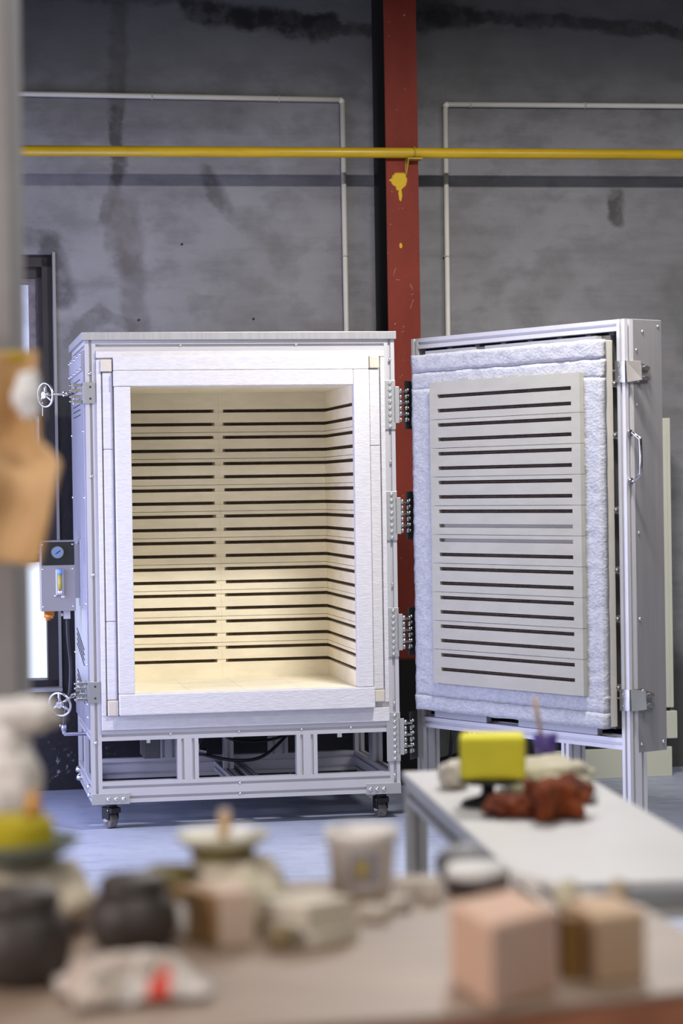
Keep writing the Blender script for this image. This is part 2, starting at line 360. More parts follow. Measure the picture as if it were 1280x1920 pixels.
# steel column, pipe, conduits ------------------------------------
def red_material():
    t = NT('red_oxide_paint'); co = t.obj(); sep = t.n('ShaderNodeSeparateXYZ'); t.put(sep.inputs[0], co)
    n1 = t.noise(t.mapping(co, (1, 1, 0.35)), 7, 5); n2 = t.noise(co, 45, 3)
    c = t.mix(t.rng(n1, 0.3, 0.7), (0.17, 0.022, 0.011, 1), (0.225, 0.032, 0.016, 1))
    c = t.mix(t.rng(n2, 0.70, 0.74, 0, 0.8), c, (0.40, 0.30, 0.26, 1))
    z = sep.outputs[2]; x = sep.outputs[0]
    def blob(cx, cz, rx, rz, ns=30):
        w_ = t.math('SUBTRACT', t.noise(co, ns, 4, 0.7), 0.5)
        a = t.math('DIVIDE', t.math('SUBTRACT', x, cx), rx); b = t.math('DIVIDE', t.math('SUBTRACT', z, cz), rz)
        d = t.math('SQRT', t.math('ADD', t.math('MULTIPLY', a, a), t.math('MULTIPLY', b, b)))
        return t.rng(t.math('ADD', d, t.math('MULTIPLY', w_, 1.6)), 0.9, 1.05, 1, 0)
    c = t.mix(blob(.222, 2.575, .036, .036), c, (0.62, 0.40, 0.02, 1))
    c = t.mix(blob(.226, 2.520, .007, .035), c, (0.62, 0.40, 0.02, 1))
    c = t.mix(blob(.225, 2.30, .006, .012), c, (0.62, 0.40, 0.02, 1))
    # black bitumen foot
    c = t.mix(t.rng(z, 0.53, 0.55, 1, 0), c, (0.010, 0.008, 0.008, 1))
    t.put(t.b.inputs['Base Color'], c); t.b.inputs['Roughness'].default_value = 0.65; t.b.inputs['Specular IOR Level'].default_value = .25; return t.m
colm = MB(); F0 = -.27
colm.box((.166, F0, 0), (.306, F0 + .012, 6))
rear = MB().box((.166, -.014, 0), (.306, -.002, 6)).box((.230, F0 + .012, 0), (.242, -.014, 6))
co_ = tag(colm.build('steel_column', red_material(), loc=(0, WD, 0), rot=WROT), 'dark red steel column standing against the back wall between kiln and open door', 'column')
rear.build('web', mat('web_shade_black', (.010, .009, .009), .7), co_, label='web and rear flange, shade painted black')  # shade in the column's hollow side is put into this black colour
# scratched weld seam marks
mk = MB()
for (x, z, dx, dz) in ((.19, 2.17, .012, .035), (.20, 2.155, .018, -.002), (.262, 2.12, .003, .018), (.27, 2.13, .003, -.02), (.265, 2.09, .012, .004), (.268, 2.05, .009, .02), (.262, 2.03, .006, .02), (.222, 1.93, .01, .004)):
    mk.tube([(x, F0 - .0005, z), (x + dx * .5, F0 - .0005, z + dz * .6), (x + dx, F0 - .0005, z + dz)], .0014, 5)
mk.build('scratch_mark', mat('chalky_scratch', (0.42, 0.24, 0.18), 0.8), co_)
yp = MB(); yp.tube([WP(-2.2, -.30, 2.677), WP(.2, -.30, 2.689), WP(4.4, -.30, 2.71)], .0222, 20)
ypo = tag(yp.build('gas_pipe', YPIPE), 'long yellow pipe running across the back wall in front of the red column', 'pipe')
ubm = MB(); ubm.torus((0.282, -.30, 2.691), (1, 0, 0), .0245, .0032)
ubm.box((.248, -.33, 2.660), (.312, -.262, 2.666)).box((.248, -.276, 2.61), (.256, -.270, 2.664))
ubm.box((.250, -.325, 2.657), (.256, -.319, 2.663)).add([(.250, -.325, 2.660), (.256, -.325, 2.660), (.256, -.271, 2.60), (.250, -.271, 2.60), (.250, -.318, 2.660), (.256, -.318, 2.660), (.256, -.271, 2.609), (.250, -.271, 2.609)],
    [(0, 1, 2, 3), (4, 7, 6, 5), (0, 4, 5, 1), (3, 2, 6, 7), (0, 3, 7, 4), (1, 5, 6, 2)])
uo = ubm.build('pipe_bracket', mat('yellow_bracket', (.50, .32, .02), .5, 0, .3, 20)); uo.parent = ypo
uo.location = (0, WD, 0); uo.rotation_euler = WROT
def conduit(name, us, label, group):
    pts = [WP(us[0][0], -.018, us[0][1])]
    mb = MB(); mb.tube([WP(a, -.018, b) for a, b in us[:2]], .0112, 14)
    ex, ez = us[1]; sgn = 1 if us[1][0] > us[0][0] else -1
    arc = [WP(ex + sgn * .012 * math.sin(q * PI / 8), -.018, ez - .012 + .012 * math.cos(q * PI / 8)) for q in range(5)]
    mb.tube(arc, .0135, 14); mb.tube([WP(ex + sgn * .012, -.018, ez - .012), WP(us[2][0], -.018, us[2][1])], .0112, 14)
    o = tag(mb.build(name, CONDUIT), label, 'conduit', group)
    return o
c1 = conduit('wall_conduit', [(-2.25, 2.967), (.016, 2.958), (.034, .6)], 'ivory wall conduit left of the red column, bending down behind the kiln', 'ivory conduits on the back wall')
c2 = conduit('wall_conduit', [(4.4, 2.975), (.498, 2.945), (.478, .4)], 'ivory wall conduit right of the red column, bending down behind the open door', 'ivory conduits on the back wall')
CLIP = mat('conduit_clip', (.50, .48, .44), .6)
for par, spots in ((c1, ((-.25, 2.959, 0), (-.80, 2.961, 0), (.031, 2.28, 1))), (c2, ((.60, 2.9455, 0), (1.12, 2.9495, 0), (.4815, 2.28, 1)))):
    for (u_, z_, vert) in spots:
        q = MB(); q.torus(WP(u_, -.018, z_), (0, 0, 1) if vert else (cw, sw, 0), .0122, .0032, 20, 6)
        q.tube([WP(u_, 0.002, z_), WP(u_, -.012, z_)], .0045, 8); q.build('clip', CLIP, par)
for (u_, z_) in ((-.871, 2.005), (-.374, 2.009), (-.68, 2.33)):
    tag(MB().dome(WP(u_, -.001, z_), (sw, -cw, 0), .0055, .006).tube([WP(u_, .004, z_), WP(u_, -.006, z_)], .003, 8).build('wall_screw', DARKM),
        {-.871: 'small screw in the wall above the left end of the kiln', -.374: 'small screw in the wall above the middle of the kiln', -.68: 'tiny nail in the wall high above the left of the kiln'}[u_], 'screw')

# ================================================================== KILN
KX, KY, KYAW = -0.951, 8.655, 0.17615
KW, KD, KZ0, KZ1 = 1.18, 0.783, 0.101, 1.838
kiln = thing('electric_kiln', 'large open front-loading kiln in a silver aluminium frame on casters, white and cream inside', 'kiln', (KX, KY, 0), KYAW)
# frame
for (x, y) in ((0, 0), (KW - .04, 0), (0, KD - .04), (KW - .04, KD - .04)):
    MB().bar('z', (x, y, KZ0), KZ1 - KZ0).build('frame_post', ALU, kiln)
IN = KW - .08
for y in (0, KD - .04):
    MB().bar('x', (.04, y, 1.798), IN).build('frame_rail', ALU, kiln)
    MB().bar('x', (.04, y, .335), IN).build('frame_rail', ALU, kiln)
    MB().bar('x', (.04, y, KZ0), IN, .04, .08).build('frame_rail', ALU, kiln)
    for x in (.324, .779):
        MB().bar('z', (x, y, .181), .154, .08, .04).build('short_upright', ALU, kiln)
for x in (0, KW - .04):
    for z, h in ((1.798, .04), (.335, .04), (KZ0, .08)):
        MB().bar('y', (x, .04, z), KD - .08, h, .04).build('side_rail', ALU, kiln)
    MB().bar('z', (x, KD / 2 - .04, .181), .154, .04, .08).build('short_upright', ALU, kiln)
MB().bar('y', (.55, .04, .121), KD - .08, .04, .04).build('floor_beam', ALU, kiln)
MB().bar('y', (.62, .04, .121), KD - .08, .04, .04).build('floor_beam', ALU, kiln)
MB().bar('z', (.555, .45, .161), .175, .04, .04).build('short_upright', ALU, kiln)
# lid and skins
MB().box((-.012, -.014, 1.8385), (KW + .006, KD + .01, 1.868)).build('top_cover', ALU2, kiln, bevel=.0015)
SKIN = mat('side_sheet', (0.50, 0.50, 0.56), 0.36, 0.5, 0.10, 3, 0.04, 60, (1, 8, 1))
LOUV = mat('louver_shadow_gap', (0.02, 0.02, 0.03), .8)
sp = MB().box((-.006, .028, .375), (.0, KD + .0, 1.80)).build('side_panel', SKIN, kiln, bevel=.001, label='left side panel with louvers')
MB().box((-.0125, .030, 1.727), (-.0062, KD, 1.80)).build('upper_cover_strip', SKIN, sp)
for zz in (1.700, 1.680, 1.660, 1.625, 1.605, 1.585, 1.565, .665, .645, .625, .605, .50, .48, .46):
    dz = -.0 if zz > 1 else .06
    MB().add([(-.0065, .20, zz), (-.0065, .62, zz + dz), (-.009, .62, zz + dz + .001), (-.009, .20, zz + .001), (-.0065, .20, zz + .0035), (-.0065, .62, zz + dz + .0035)],
           [(0, 1, 2, 3), (3, 2, 5, 4), (0, 3, 4), (1, 5, 2)]).build('louver', LOUV, sp)
studs('panel_screw', SCREW, sp, [(-.0125, yy, zz) for zz in (1.79, 1.735) for yy in (.06, .25, .45, .65, .77)] + [(-.006, yy, zz) for zz in (.42, .47, .62, .85, 1.25, 1.5) for yy in (.06, .77)], (-1, 0, 0), .006)
MB().box((KW, .028, .375), (KW + .006, KD, 1.80)).build('side_panel', SKIN, kiln, label='right side panel')
MB().box((.04, KD - .038, .375), (KW - .04, KD - .03, 1.798)).build('back_panel', SKIN, kiln)
bk = MB().box((.04, .04, .366), (KW - .04, KD - .045, .374)); bk.build('underside_plate', DARKM, kiln)
# front insulation
MB().box((.041, .004, .376), (.134, .60, 1.797)).box((1.045, .004, .376), (1.139, .60, 1.797)).box((.134, .004, 1.686), (1.045, .60, 1.797)).box((.134, .004, .376), (1.045, .60, .490)).build('insulation_body', FIBRE, kiln)
fs = MB(); fs.box((.041, -.010, 1.772), (1.139, .004, 1.797)).box((.041, -.010, .376), (1.139, .004, .43)).box((.041, -.012, .43), (.058, .004, 1.765)).box((1.122, -.012, .45), (1.139, .004, 1.77))
fs.build('face_strip', FIBRE, kiln, bevel=.002)
def strip(a, b, name='blanket_strip', m=FIBRE): return MB().box(a, b).build(name, m, kiln, bevel=.0035)
strip((.103, -.030, 1.7235), (1.075, .004, 1.776)); strip((.103, -.036, 1.664), (1.013, .004, 1.7225))
strip((.1055, -.034, .512), (.1655, .004, 1.663)); strip((1.0135, -.034, .512), (1.075, .004, 1.7225))
strip((.1055, -.040, .432), (1.079, .004, .511))
strip((.0635, -.014, 1.43), (.099, .004, 1.717), 'board_strip'); strip((.0635, -.014, .785), (.099, .004, 1.4285), 'board_strip'); strip((.0635, -.014, .49), (.099, .004, .7835), 'board_strip')
strip((1.079, -.014, 1.432), (1.1175, .004, 1.725), 'board_strip'); strip((1.079, -.014, .50), (1.1175, .004, 1.4305), 'board_strip')
for a, b in (((.057, -.022, 1.720), (.0985, .004, 1.766)), ((1.079, -.022, 1.727), (1.1175, .004, 1.773)), ((.0635, -.022, .430), (.1035, .004, .488)), ((1.0815, -.022, .452), (1.1195, .004, .4985))):
    strip(a, b, 'corner_block', BLOCK)
# chamber lining (grooved brick courses)
ZS = [0.578 + i * (1.591 - 0.578) / 19 for i in range(20)]; G = .0067
OL, OR, OT, OB, IB = .165, 1.014, 1.665, .511, .640
def courses(z_lo, z_hi, zs, joints=True):
    """list of (z0,z1) brick bands between grooves"""
    out = []; z = z_lo
    for i, c in enumerate(zs + [None]):
        top = (c - G) if c is not None else z_hi
        if joints and c is not None and i % 2 == 0 and i > 0:
            m = (z + top) / 2 - .006; out += [(z, m - .0009), (m + .0009, top)]
        else: out.append((z, top))
        z = (c + G) if c is not None else z_hi
    return out
back = MB(); back.box((OL, IB + .026, OB), (OR, IB + .05, OT))
for a, b in courses(OB, OT, ZS):
    for x0, x1 in ((OL, .5790), (.5794, OR)): back.box((x0, IB, a), (x1, IB + .026, b))
for c in ZS: back.box((.561 + random.uniform(-.003, .003), IB + .004, c - G), (.597 + random.uniform(-.003, .003), IB + .026, c + G))
back.build('back_brick_lining', BRICK, kiln)
for sgn, x, nm in ((-1, OL, 'left'), (1, OR, 'right')):
    sd = MB(); sd.box((x + sgn * .026, -.002, OB), (x + sgn * .03, IB, OT))
    for a, b in courses(OB, OT, ZS):
        for y0, y1 in ((0.004, .3195), (.3205, IB)): sd.box((x, y0, a), (x + sgn * .026, y1, b))
    sd.build(nm + '_brick_lining', BRICK, kiln)
fl = MB()
for i in range(4):
    for j in range(3): fl.box((OL + i * .21225 + .0005, .0045 + j * .212, OB - .02), (OL + (i + 1) * .21225 - .0005, .0035 + (j + 1) * .212, OB))
fl.build('chamber_floor_brick', BRICK, kiln)
fl = MB()
for i in range(4): fl.box((OL + i * .21225 + .0005, .0045, OT), (OL + (i + 1) * .21225 - .0005, IB, OT + .02))
fl.build('chamber_ceiling_brick', BRICK, kiln)
# heating elements, one U-shaped run per groove
def ribbed(pts, step=.0035, r0_=.0040, r1_=.0058, seg=7):
    P = []; R = []
    for a, b in zip(pts[:-1], pts[1:]):
        a, b = Vector(a), Vector(b); n = int((b - a).length / step)
        for i in range(n): P.append(a + (b - a) * (i / n)); R.append(r0_ if len(P) % 2 else r1_)
    P.append(Vector(pts[-1])); R.append(r0_)
    return MB().tube(P, R, seg)
el = ribbed([(OR + .0155, .02, 0), (OR + .0155, IB - .004, 0), (OR - .01, IB + .0155, 0), (.605, IB + .0155, 0)])
el2 = ribbed([(OL - .0155, .02, 0), (OL - .0155, IB - .004, 0), (OL + .01, IB + .0155, 0), (.553, IB + .0155, 0)])
e1 = e2 = None
for c in ZS:
    if e1 is None:
        e1 = el.build('heating_element', ELEM, kiln); e1.location = (0, 0, c); e2 = el2.build('heating_element', ELEM, kiln); e2.location = (0, 0, c)
    else:
        for e in (e1, e2): q = e.copy(); COL.objects.link(q); q.parent = kiln; q.location = (0, 0, c)
# screws in slots, corner plates
studs('frame_screw', SCREW, kiln, [(x, -.001, z) for x, z in ((.018, 1.715), (.018, 1.33), (.018, .96), (.018, .33), (1.162, 1.76), (1.160, 1.37), (1.160, .90), (1.160, .445), (1.160, .17))], (0, -1, 0), .0065)
studs('frame_screw', SCREW, kiln, [(x, -.001, z) for x, z in ((.36, 1.818), (.80, 1.818), (.30, .355), (.56, .355), (.80, .355), (.99, .355), (.56, .160), (.56, .12))], (0, -1, 0), .005)
for x0, x1, xs in ((-.001, .141, (.062, .09, .118)), (1.045, 1.181, (1.062, 1.088, 1.114))):
    cp = MB().box((x0, -.006, .097), (x1, 0, .139)).build('corner_plate', STEEL if 0 else mat('matt_steel_plate', (.50, .50, .49), .45, .6), kiln, bevel=.001)
    studs('bolt', SCREW, cp, [(x, -.006, .117) for x in xs], (0, -1, 0), .0085, .007)
studs('side_bolt', SCREW, kiln, [(-.001, .70, .15), (-.001, .66, .122)], (-1, 0, 0), .014, .018)
studs('side_bolt', SCREW, kiln, [(-.001, .08, .125), (-.001, .10, .155)], (-1, 0, 0), .010, .012)
# casters
for (x, y, a) in ((.075, .05, .5), (1.112, .05, .15), (.075, KD - .05, .4), (1.105, KD - .05, .2)):
    ca, sa = math.cos(a), math.sin(a)
    c = MB().box((-.032, -.026, .092), (.032, .026, .101)).lathe([(.022, .080), (.022, .092)], seg=20)
    c.box((-.024, -.016, .034), (-.019, .030, .082)).box((.019, -.016, .034), (.024, .030, .082)).box((-.024, -.020, .076), (.024, .030, .082)).box((-.022, -.034, .060), (.022, -.016, .080))
    o = c.build('caster', BLACK, kiln, loc=(x, y, 0), rot=(0, 0, a), bevel=.002)
    wv = MB().tube([(-.016, .008, .0315), (.016, .008, .0315)], .0312, 28)
    wv.build('wheel', mat('worn_grey_wheel', (.20, .18, .17), .6, 0, .5, 30), o, bevel=.003)
    MB().tube([(-.027, .008, .0315), (.027, .008, .0315)], .007, 10).dome((.022, -.01, .07), (1, 0, 0), .004).dome((-.022, -.01, .07), (-1, 0, 0), .004).build('axle', SCREW, o)
# hinges on the right front post
HINGES = (1.587, 1.162, .716, .315)
for hz_ in HINGES:
    h = MB().box((1.128, -.007, hz_ - .094), (1.181, 0, hz_ + .094))
    h.box((1.1745, -.007, hz_ - .07), (1.196, -.003, hz_ + .07))
    ho = h.build('hinge', mat('matt_steel_plate', (.50, .50, .49), .45, .6), kiln, bevel=.001)
    studs('bolt', SCREW, ho, [(1.160, -.007, hz_ - .083 + i * .0237) for i in range(8)], (0, -1, 0), .0075, .008)
    kn = MB()
    for i in range(6):
        z0 = hz_ - .066 + i * .022
        kn.tube([(1.202, .0, z0), (1.202, .0, z0 + (.019 if i % 2 else .0165))], .0085 if i % 2 else .0072, 12)
        kn.tube([(1.226, .014, z0), (1.226, .014, z0 + (.0165 if i % 2 else .019))], .0072 if i % 2 else .0085, 12)
        kn.box((1.202, -.004, z0 + .003), (1.228, .012, z0 + .010)) if i % 2 else None
    kn.build('knuckle', STEEL, ho)
    lf = MB(); a0 = (1.222, .008); a1 = (1.2615, .070); d = (Vector(a1) - Vector(a0)).normalized(); nn = (d.y * .003, -d.x * .003)
    lf.prism([(a0[0] - nn[0], a0[1] - nn[1]), (a0[0] + nn[0], a0[1] + nn[1]), (a1[0] + nn[0], a1[1] + nn[1]), (a1[0] - nn[0], a1[1] - nn[1])], hz_ - .092, hz_ + .092)
    lf.build('hinge_leaf', DARKM, ho)
    studs('leaf_bolt', SCREW, ho, [(1.236, .026, hz_ - .058 + i * .0232) for i in range(6)], (d.y, -d.x, 0), .0072, .007)
# clamp brackets and handwheels on the left front post
def clamp(z, wc, name='door_clamp'):
    o = MB().box((-.005, -.006, z - .04), (.036, 0, z + .04)).box((-.010, -.006, z - .04), (-.004, .095, z + .04)).build(name, mat('clear_bracket_steel', (.52, .52, .54), .3, .8), kiln, bevel=.001)
    m = MB()
    for q in (-.022, .022):
        m.dome((.018, -.006, z + q), (0, -1, 0), .0045); m.tube([(-.012, .012, z + q * 1.5), (-.005, .012, z + q * 1.5)], .005, 8); m.tube([(-.012, .082, z + q * 1.5), (-.005, .082, z + q * 1.5)], .005, 8)
    m.build('bracket_bolt', DARKM, o)
    m = MB()   # toothed clevis
    for q in (-.03, -.012, .012, .03):
        m.box((-.046 - .006 * (abs(q) < .02), .040, z + q - .006), (-.008, .052, z + q + .006)); m.dome((-.050, .046, z + q), (-1, -.3, 0), .006, .008)
    m.tube([(-.040, .046, z - .042), (-.040, .046, z + .042)], .0045, 8)
    m.build('clevis', STEEL, o, bevel=.001)
    a = Vector((-.040, .046, z)); b = Vector(wc); ax = (b - a).normalized()
    m = MB().tube([a, b + ax * .012], .0052, 12).tube([a + ax * .03, a + ax * .05], .009, 6)
    m.build('threaded_rod', STEEL, o)
    m = MB().torus(b, ax, .044, .0042, 40, 8).tube([b - ax * .010, b + ax * .010], .0125, 14)
    e1_ = ax.cross(Vector((0, 0, 1))).normalized(); e2_ = ax.cross(e1_)
    for k in range(3):
        A = 2 * PI * k / 3 + .5; dd = e1_ * math.cos(A) + e2_ * math.sin(A); m.tube([b, b + dd * .044], [.006, .0045], 8)
    m.build('handwheel', mat('polished_handwheel', (.62, .60, .60), .2, .95), o)
clamp(1.642, (-.150, -.030, 1.634)); clamp(.520, (-.118, -.080, .486))
# gas flow control box on the left flank
VB = .30
fb = MB().box((-.163, VB, .812), (-.030, VB + .10, 1.085)).build('control_box', mat('flow_box_steel', (.36, .345, .335), .4, .5, .06, 4), kiln, bevel=.002)
MB().box((-.157, VB - .002, .990), (-.033, VB, 1.080)).build('black_window', mat('smoked_glossy_cover', (.016, .018, .017), .08), fb)
MB().box((-.030, VB + .02, .86), (-.0065, VB + .06, 1.07)).box((-.012, VB - .02, .83), (-.0065, VB + .10, 1.09)).build('mounting_bracket', SKIN, fb)
g = MB().tube([(-.098, VB - .002, 1.040), (-.098, VB - .018, 1.040)], .0235, 28).build('gauge', STEEL, fb)
MB().tube([(-.098, VB - .0181, 1.040), (-.098, VB - .0195, 1.040)], .0205, 28).build('gauge_face', mat('blue_gauge_face', (.16, .24, .34), .3), g)
MB().tube([(-.106, VB - .0198, 1.034), (-.088, VB - .0198, 1.046)], .0016, 6).build('gauge_needle', BLACK, g)
MB().box((-.106, VB - .016, .875), (-.076, VB, .975)).build('flow_tube_block', mat('clear_acrylic', (.46, .45, .45), .15), fb, bevel=.003)
MB().tube([(-.0905, VB - .018, .895), (-.0905, VB - .018, .955)], .0065, 12).build('yellow_scale', mat('yellow_flow_scale', (.42, .36, .02), .4), fb)
MB().tube([(-.0905, VB - .018, .955), (-.0905, VB - .018, .975)], .010, 12).build('blue_cap', mat('blue_cap', (.16, .32, .75), .4), fb)
MB().tube([(-.0905, VB - .018, .878), (-.0905, VB - .018, .895)], .009, 12).dome((-.080, VB - .016, .868), (0, -1, 0), .007).dome((-.108, VB - .002, .872), (0, -1, 0), .005).build('flow_knob', SCREW, fb)
studs('box_screw', SCREW, fb, [(x, VB, z) for x in (-.155, -.040) for z in (.83, .975, 1.07)], (0, -1, 0), .004)
MB().box((-.150, VB + .03, .792), (-.112, VB + .06, .812)).tube([(-.150, VB + .02, .795), (-.118, VB + .01, .790)], .008, 8).tube([(-.135, VB + .045, .775), (-.135, VB + .045, .80)], .010, 10).build('orange_valve', mat('orange_valve', (.50, .17, .01), .4), fb)
MB().box((-.075, VB + .03, .780), (-.050, VB + .06, .812)).tube([(-.085, VB + .045, .797), (-.072, VB + .045, .797)], .007, 8).build('hose_fitting', mat('pale_fitting', (.50, .48, .46), .5), fb)
MB().tube(smooth([(-.062, VB + .045, .785), (-.060, VB + .045, .70), (-.052, VB + .045, .60), (-.058, VB + .02, .50), (-.075, VB - .02, .44), (-.085, VB - .03, .38), (-.086, VB - .03, .36)]), .0065, 10).build('black_hose', BLACK, fb)
MB().tube([(-.086, VB - .03, .372), (-.086, VB - .03, .345), (-.080, VB - .03, .338), (.02, VB - .03, .338)], .0075, 12).tube([(-.086, VB - .03, .352), (-.086, VB - .03, .375)], .0105, 10).dome((-.098, VB - .03, .372), (-1, 0, 0), .007).build('gas_inlet_pipe', mat('inlet_pipe', (.44, .43, .50), .3, .7), kiln)
# cables, fittings under the kiln
MB().tube(smooth([(.50, .25, .345), (.56, .25, .300), (.66, .28, .284), (.76, .30, .296), (.84, .32, .335)]), .006, 8).build('cable', BLACK, kiln)
MB().tube(smooth([(.40, .40, .262), (.48, .38, .225), (.60, .33, .206), (.70, .33, .222), (.80, .36, .30), (.84, .38, .35)]), .0065, 8).build('cable', BLACK, kiln)
MB().tube(smooth([(.20, .5, .35), (.26, .5, .335), (.30, .5, .31), (.30, .5, .27)]), .0065, 8).build('cable', BLACK, kiln)
jb = MB().box((.385, .37, .245), (.45, .42, .275)).tube([(.37, .40, .262), (.48, .38, .240)], .012, 10).tube([(.41, .39, .28), (.46, .39, .25)], .009, 8); jb.build('gas_fitting', STEEL, kiln, bevel=.002)
MB().box((.212, .045, .318), (.226, .06, .335)).box((.945, .045, .315), (.962, .06, .335)).build('cable_lug', SCREW, kiln)
MB().box((.235, .42, .215), (.30, .60, .335)).build('terminal_box', mat('grey_terminal_box', (.14, .14, .14), .5), kiln, bevel=.003)

# ------------------------------------------------------------------ door (part of the kiln)
DY = -(0.9266 + KYAW)
door = MB().bar('z', (0, 0, .385), 1.458).build('door', ALU, kiln, loc=(1.2632, .0751, 0), rot=(0, 0, DY), label='open door leaf standing on its own aluminium legs')
def dpart(mb, name, m, **k): return mb.build(name, m, door, **k)
dpart(MB().bar('z', (1.14, 0, .385), 1.458), 'door_post', ALU)
dpart(MB().bar('x', (.04, 0, 1.803), 1.10), 'door_rail', ALU); dpart(MB().bar('x', (0.04, 0, .345), 1.10), 'door_rail', ALU)
for x in (0, .31, .826, 1.14):
    top = .345 if .01 < x < 1.1 else .385
    dpart(MB().bar('z', (x, 0, .022), top - .022, .04, .08), 'door_leg', ALU)
    dpart(MB().lathe([(.018, 0), (.018, .008), (.008, .012), (.008, .022)], (x + .02, .04, 0), 16), 'levelling_foot', DARKM)
ENDS = mat('door_end_sheet', (0.29, 0.28, 0.285), 0.45, 0.40, 0.10, 4, 0.03, 80, (8, 8, .5))
dpart(MB().box((1.168, .040, .335), (1.1805, .178, 1.843)), 'end_cover', ENDS, bevel=.002)
dpart(MB().box((-.0, .040, .385), (.008, .178, 1.843)), 'hinge_side_cover', ENDS)
dpart(MB().box((0.009, .040, 1.835), (1.167, .178, 1.8425)), 'door_top_cover', ENDS); dpart(MB().box((.009, .040, .386), (1.167, .178, .392)), 'door_bottom_cover', ENDS)
dpart(MB().box((.009, .170, .393), (1.167, .178, 1.834)), 'door_back_sheet', mat('recess_sheet', (.05, .05, .055), .7))
studs('cover_screw', SCREW, door, [(1.1805, .055 if z < 1.79 else .085, z) for z in (1.80, 1.735, 1.545, 1.10, .80, .50, .365)] + [(1.1805, .16, 1.82), (1.1805, .16, .365)], (1, 0, 0), .0055)
dpart(MB().box((.085, .004, .415), (1.105, .10, 1.790)), 'backing_box', mat('backing_steel', (.13, .13, .135), .5, .4, .1, 5))
q = MB()
for x in (.16, .32, .47, .62, .78, .93, 1.05): q.box((x, .05, 1.775), (x + .028, .075, 1.8025))
dpart(q, 'recess_strut', mat('strut_grey', (.24, .24, .25), .6))
q = MB()
for a, b in ((.115, .42), (.60, 1.02)): q.box((a, -.004, .388), (b, .02, .414))
dpart(q, 'support_ledge', mat('ledge_grey', (.40, .40, .43), .5, .3))
q = MB()
for a, b in ((.11, .385), (.46, 1.06)): q.box((a, -.02, 1.776), (b, .03, 1.790))
dpart(q, 'upper_ledge', mat('ledge_grey', (.40, .40, .43), .5, .3))
# blanket as a ring round the brick panel, cream board edge behind it
BL0, BL1, BB, BT = .070, 1.117, .420, 1.775
def ragged(a, b, name, m):
    mb = MB(); nx = max(2, int((b[0] - a[0]) / .012)); nz = max(2, int((b[2] - a[2]) / .012)); vs = []; fc = []
    for j in range(nz + 1):
        for i in range(nx + 1):
            x = a[0] + (b[0] - a[0]) * i / nx; z = a[2] + (b[2] - a[2]) * j / nz
            e = (i in (0, nx)) or (j in (0, nz))
            y = a[1] + .0035 * noise.noise(Vector((x * 22, z * 40, 3))) + .002 * noise.noise(Vector((x * 90, z * 120, 9))) + (.0015 if e else 0)
            if j in (0, nz): z += .0035 * noise.noise(Vector((x * 12, z * 5, 7)))
            if i in (0, nx): x += .0025 * noise.noise(Vector((x * 5, z * 14, 4)))
            vs.append((x, y, z))
    n = len(vs); vs += [(x, b[1], z) for x, y, z in vs]
    W_ = nx + 1
    for j in range(nz):
        for i in range(nx):
            k = j * W_ + i; fc.append((k, k + 1, k + W_ + 1, k + W_)); fc.append((n + k, n + k + W_, n + k + W_ + 1, n + k + 1))
    for i in range(nx): fc.append((i, n + i, n + i + 1, i + 1)); k = nz * W_ + i; fc.append((k, k + 1, n + k + 1, n + k))
    for j in range(nz): k = j * W_; fc.append((k, k + W_, n + k + W_, n + k)); k += nx; fc.append((k, n + k, n + k + W_, k + W_))
    mb.add(vs, fc, True); return mb.build(name, m, door)
BX0, BX1, BZ0, BZ1 = .203, 1.032, .530, 1.664
ragged((BL0, -.060, 1.708), (BL1, -.030, BT), 'fibre_blanket', FIBRE2); ragged((BL0, -.058, 1.640), (BL1, -.030, 1.707), 'fibre_blanket', FIBRE2)
ragged((BL0, -.059, BZ0 - .02), (BX0 + .004, -.030, 1.643), 'fibre_blanket', FIBRE2); ragged((BX1 - .004, -.059, BZ0 - .02), (BL1, -.030, 1.643), 'fibre_blanket', FIBRE2)
ragged((BL0, -.059, .475), (BL1, -.030, BZ0 + .004), 'fibre_blanket', FIBRE2); ragged((BL0 - .0, -.062, BB), (BL1, -.030, .474), 'fibre_blanket', FIBRE2)
dpart(MB().box((BL0 + .006, -.030, BB + .004), (BL1 - .002, .004, BT - .003)), 'cream_board', mat('cream_fibre_board', (.66, .62, .54), .95, 0, .08, 14), bevel=.002)
# brick panel with grooves
ZD = [0.5835 + i * (1.6105 - .5835) / 19 for i in range(20)]
bp = MB(); bp.box((BX0 + .002, -.052, BZ0 + .001), (BX1 - .002, -.031, BZ1 - .001))
SX0, SX1 = .249, .988
for a, b in courses(BZ0, BZ1, ZD): bp.box((SX0, -.078, a), (SX1, -.052, b))
prev = BZ0
for i in range(0, 21, 2):
    top = BZ1 if i >= 20 else (ZD[i] + (ZD[i] - .0533 if i else BZ0)) / 2 + .0
    if i == 0: continue
    lo = BZ0 if i == 2 else (ZD[i - 2] + ZD[i - 3]) / 2 - .006
    hi = BZ1 if i == 20 else (ZD[i] + ZD[i - 1]) / 2 - .006
    for x0, x1 in ((BX0, SX0), (SX1, BX1)): bp.box((x0, -.078, lo + .0007), (x1, -.052, hi - .0007))
bp.box((SX0, -.058, ZD[9] - G), (SX1, -.052, ZD[9] + G)) ; bp.box((SX0, -.058, ZD[10] - G), (SX1, -.052, ZD[10] + G))
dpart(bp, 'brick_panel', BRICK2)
ed = ribbed([(SX0 + .002, 0, 0), (SX1 - .002, 0, 0)]); e0 = None
for i, c in enumerate(ZD):
    if i in (9, 10): continue
    if e0 is None: e0 = ed.build('door_heating_element', ELEM, door); e0.location = (0, -.0625, c)
    else: q = e0.copy(); COL.objects.link(q); q.parent = door; q.location = (0, -.0625, c)
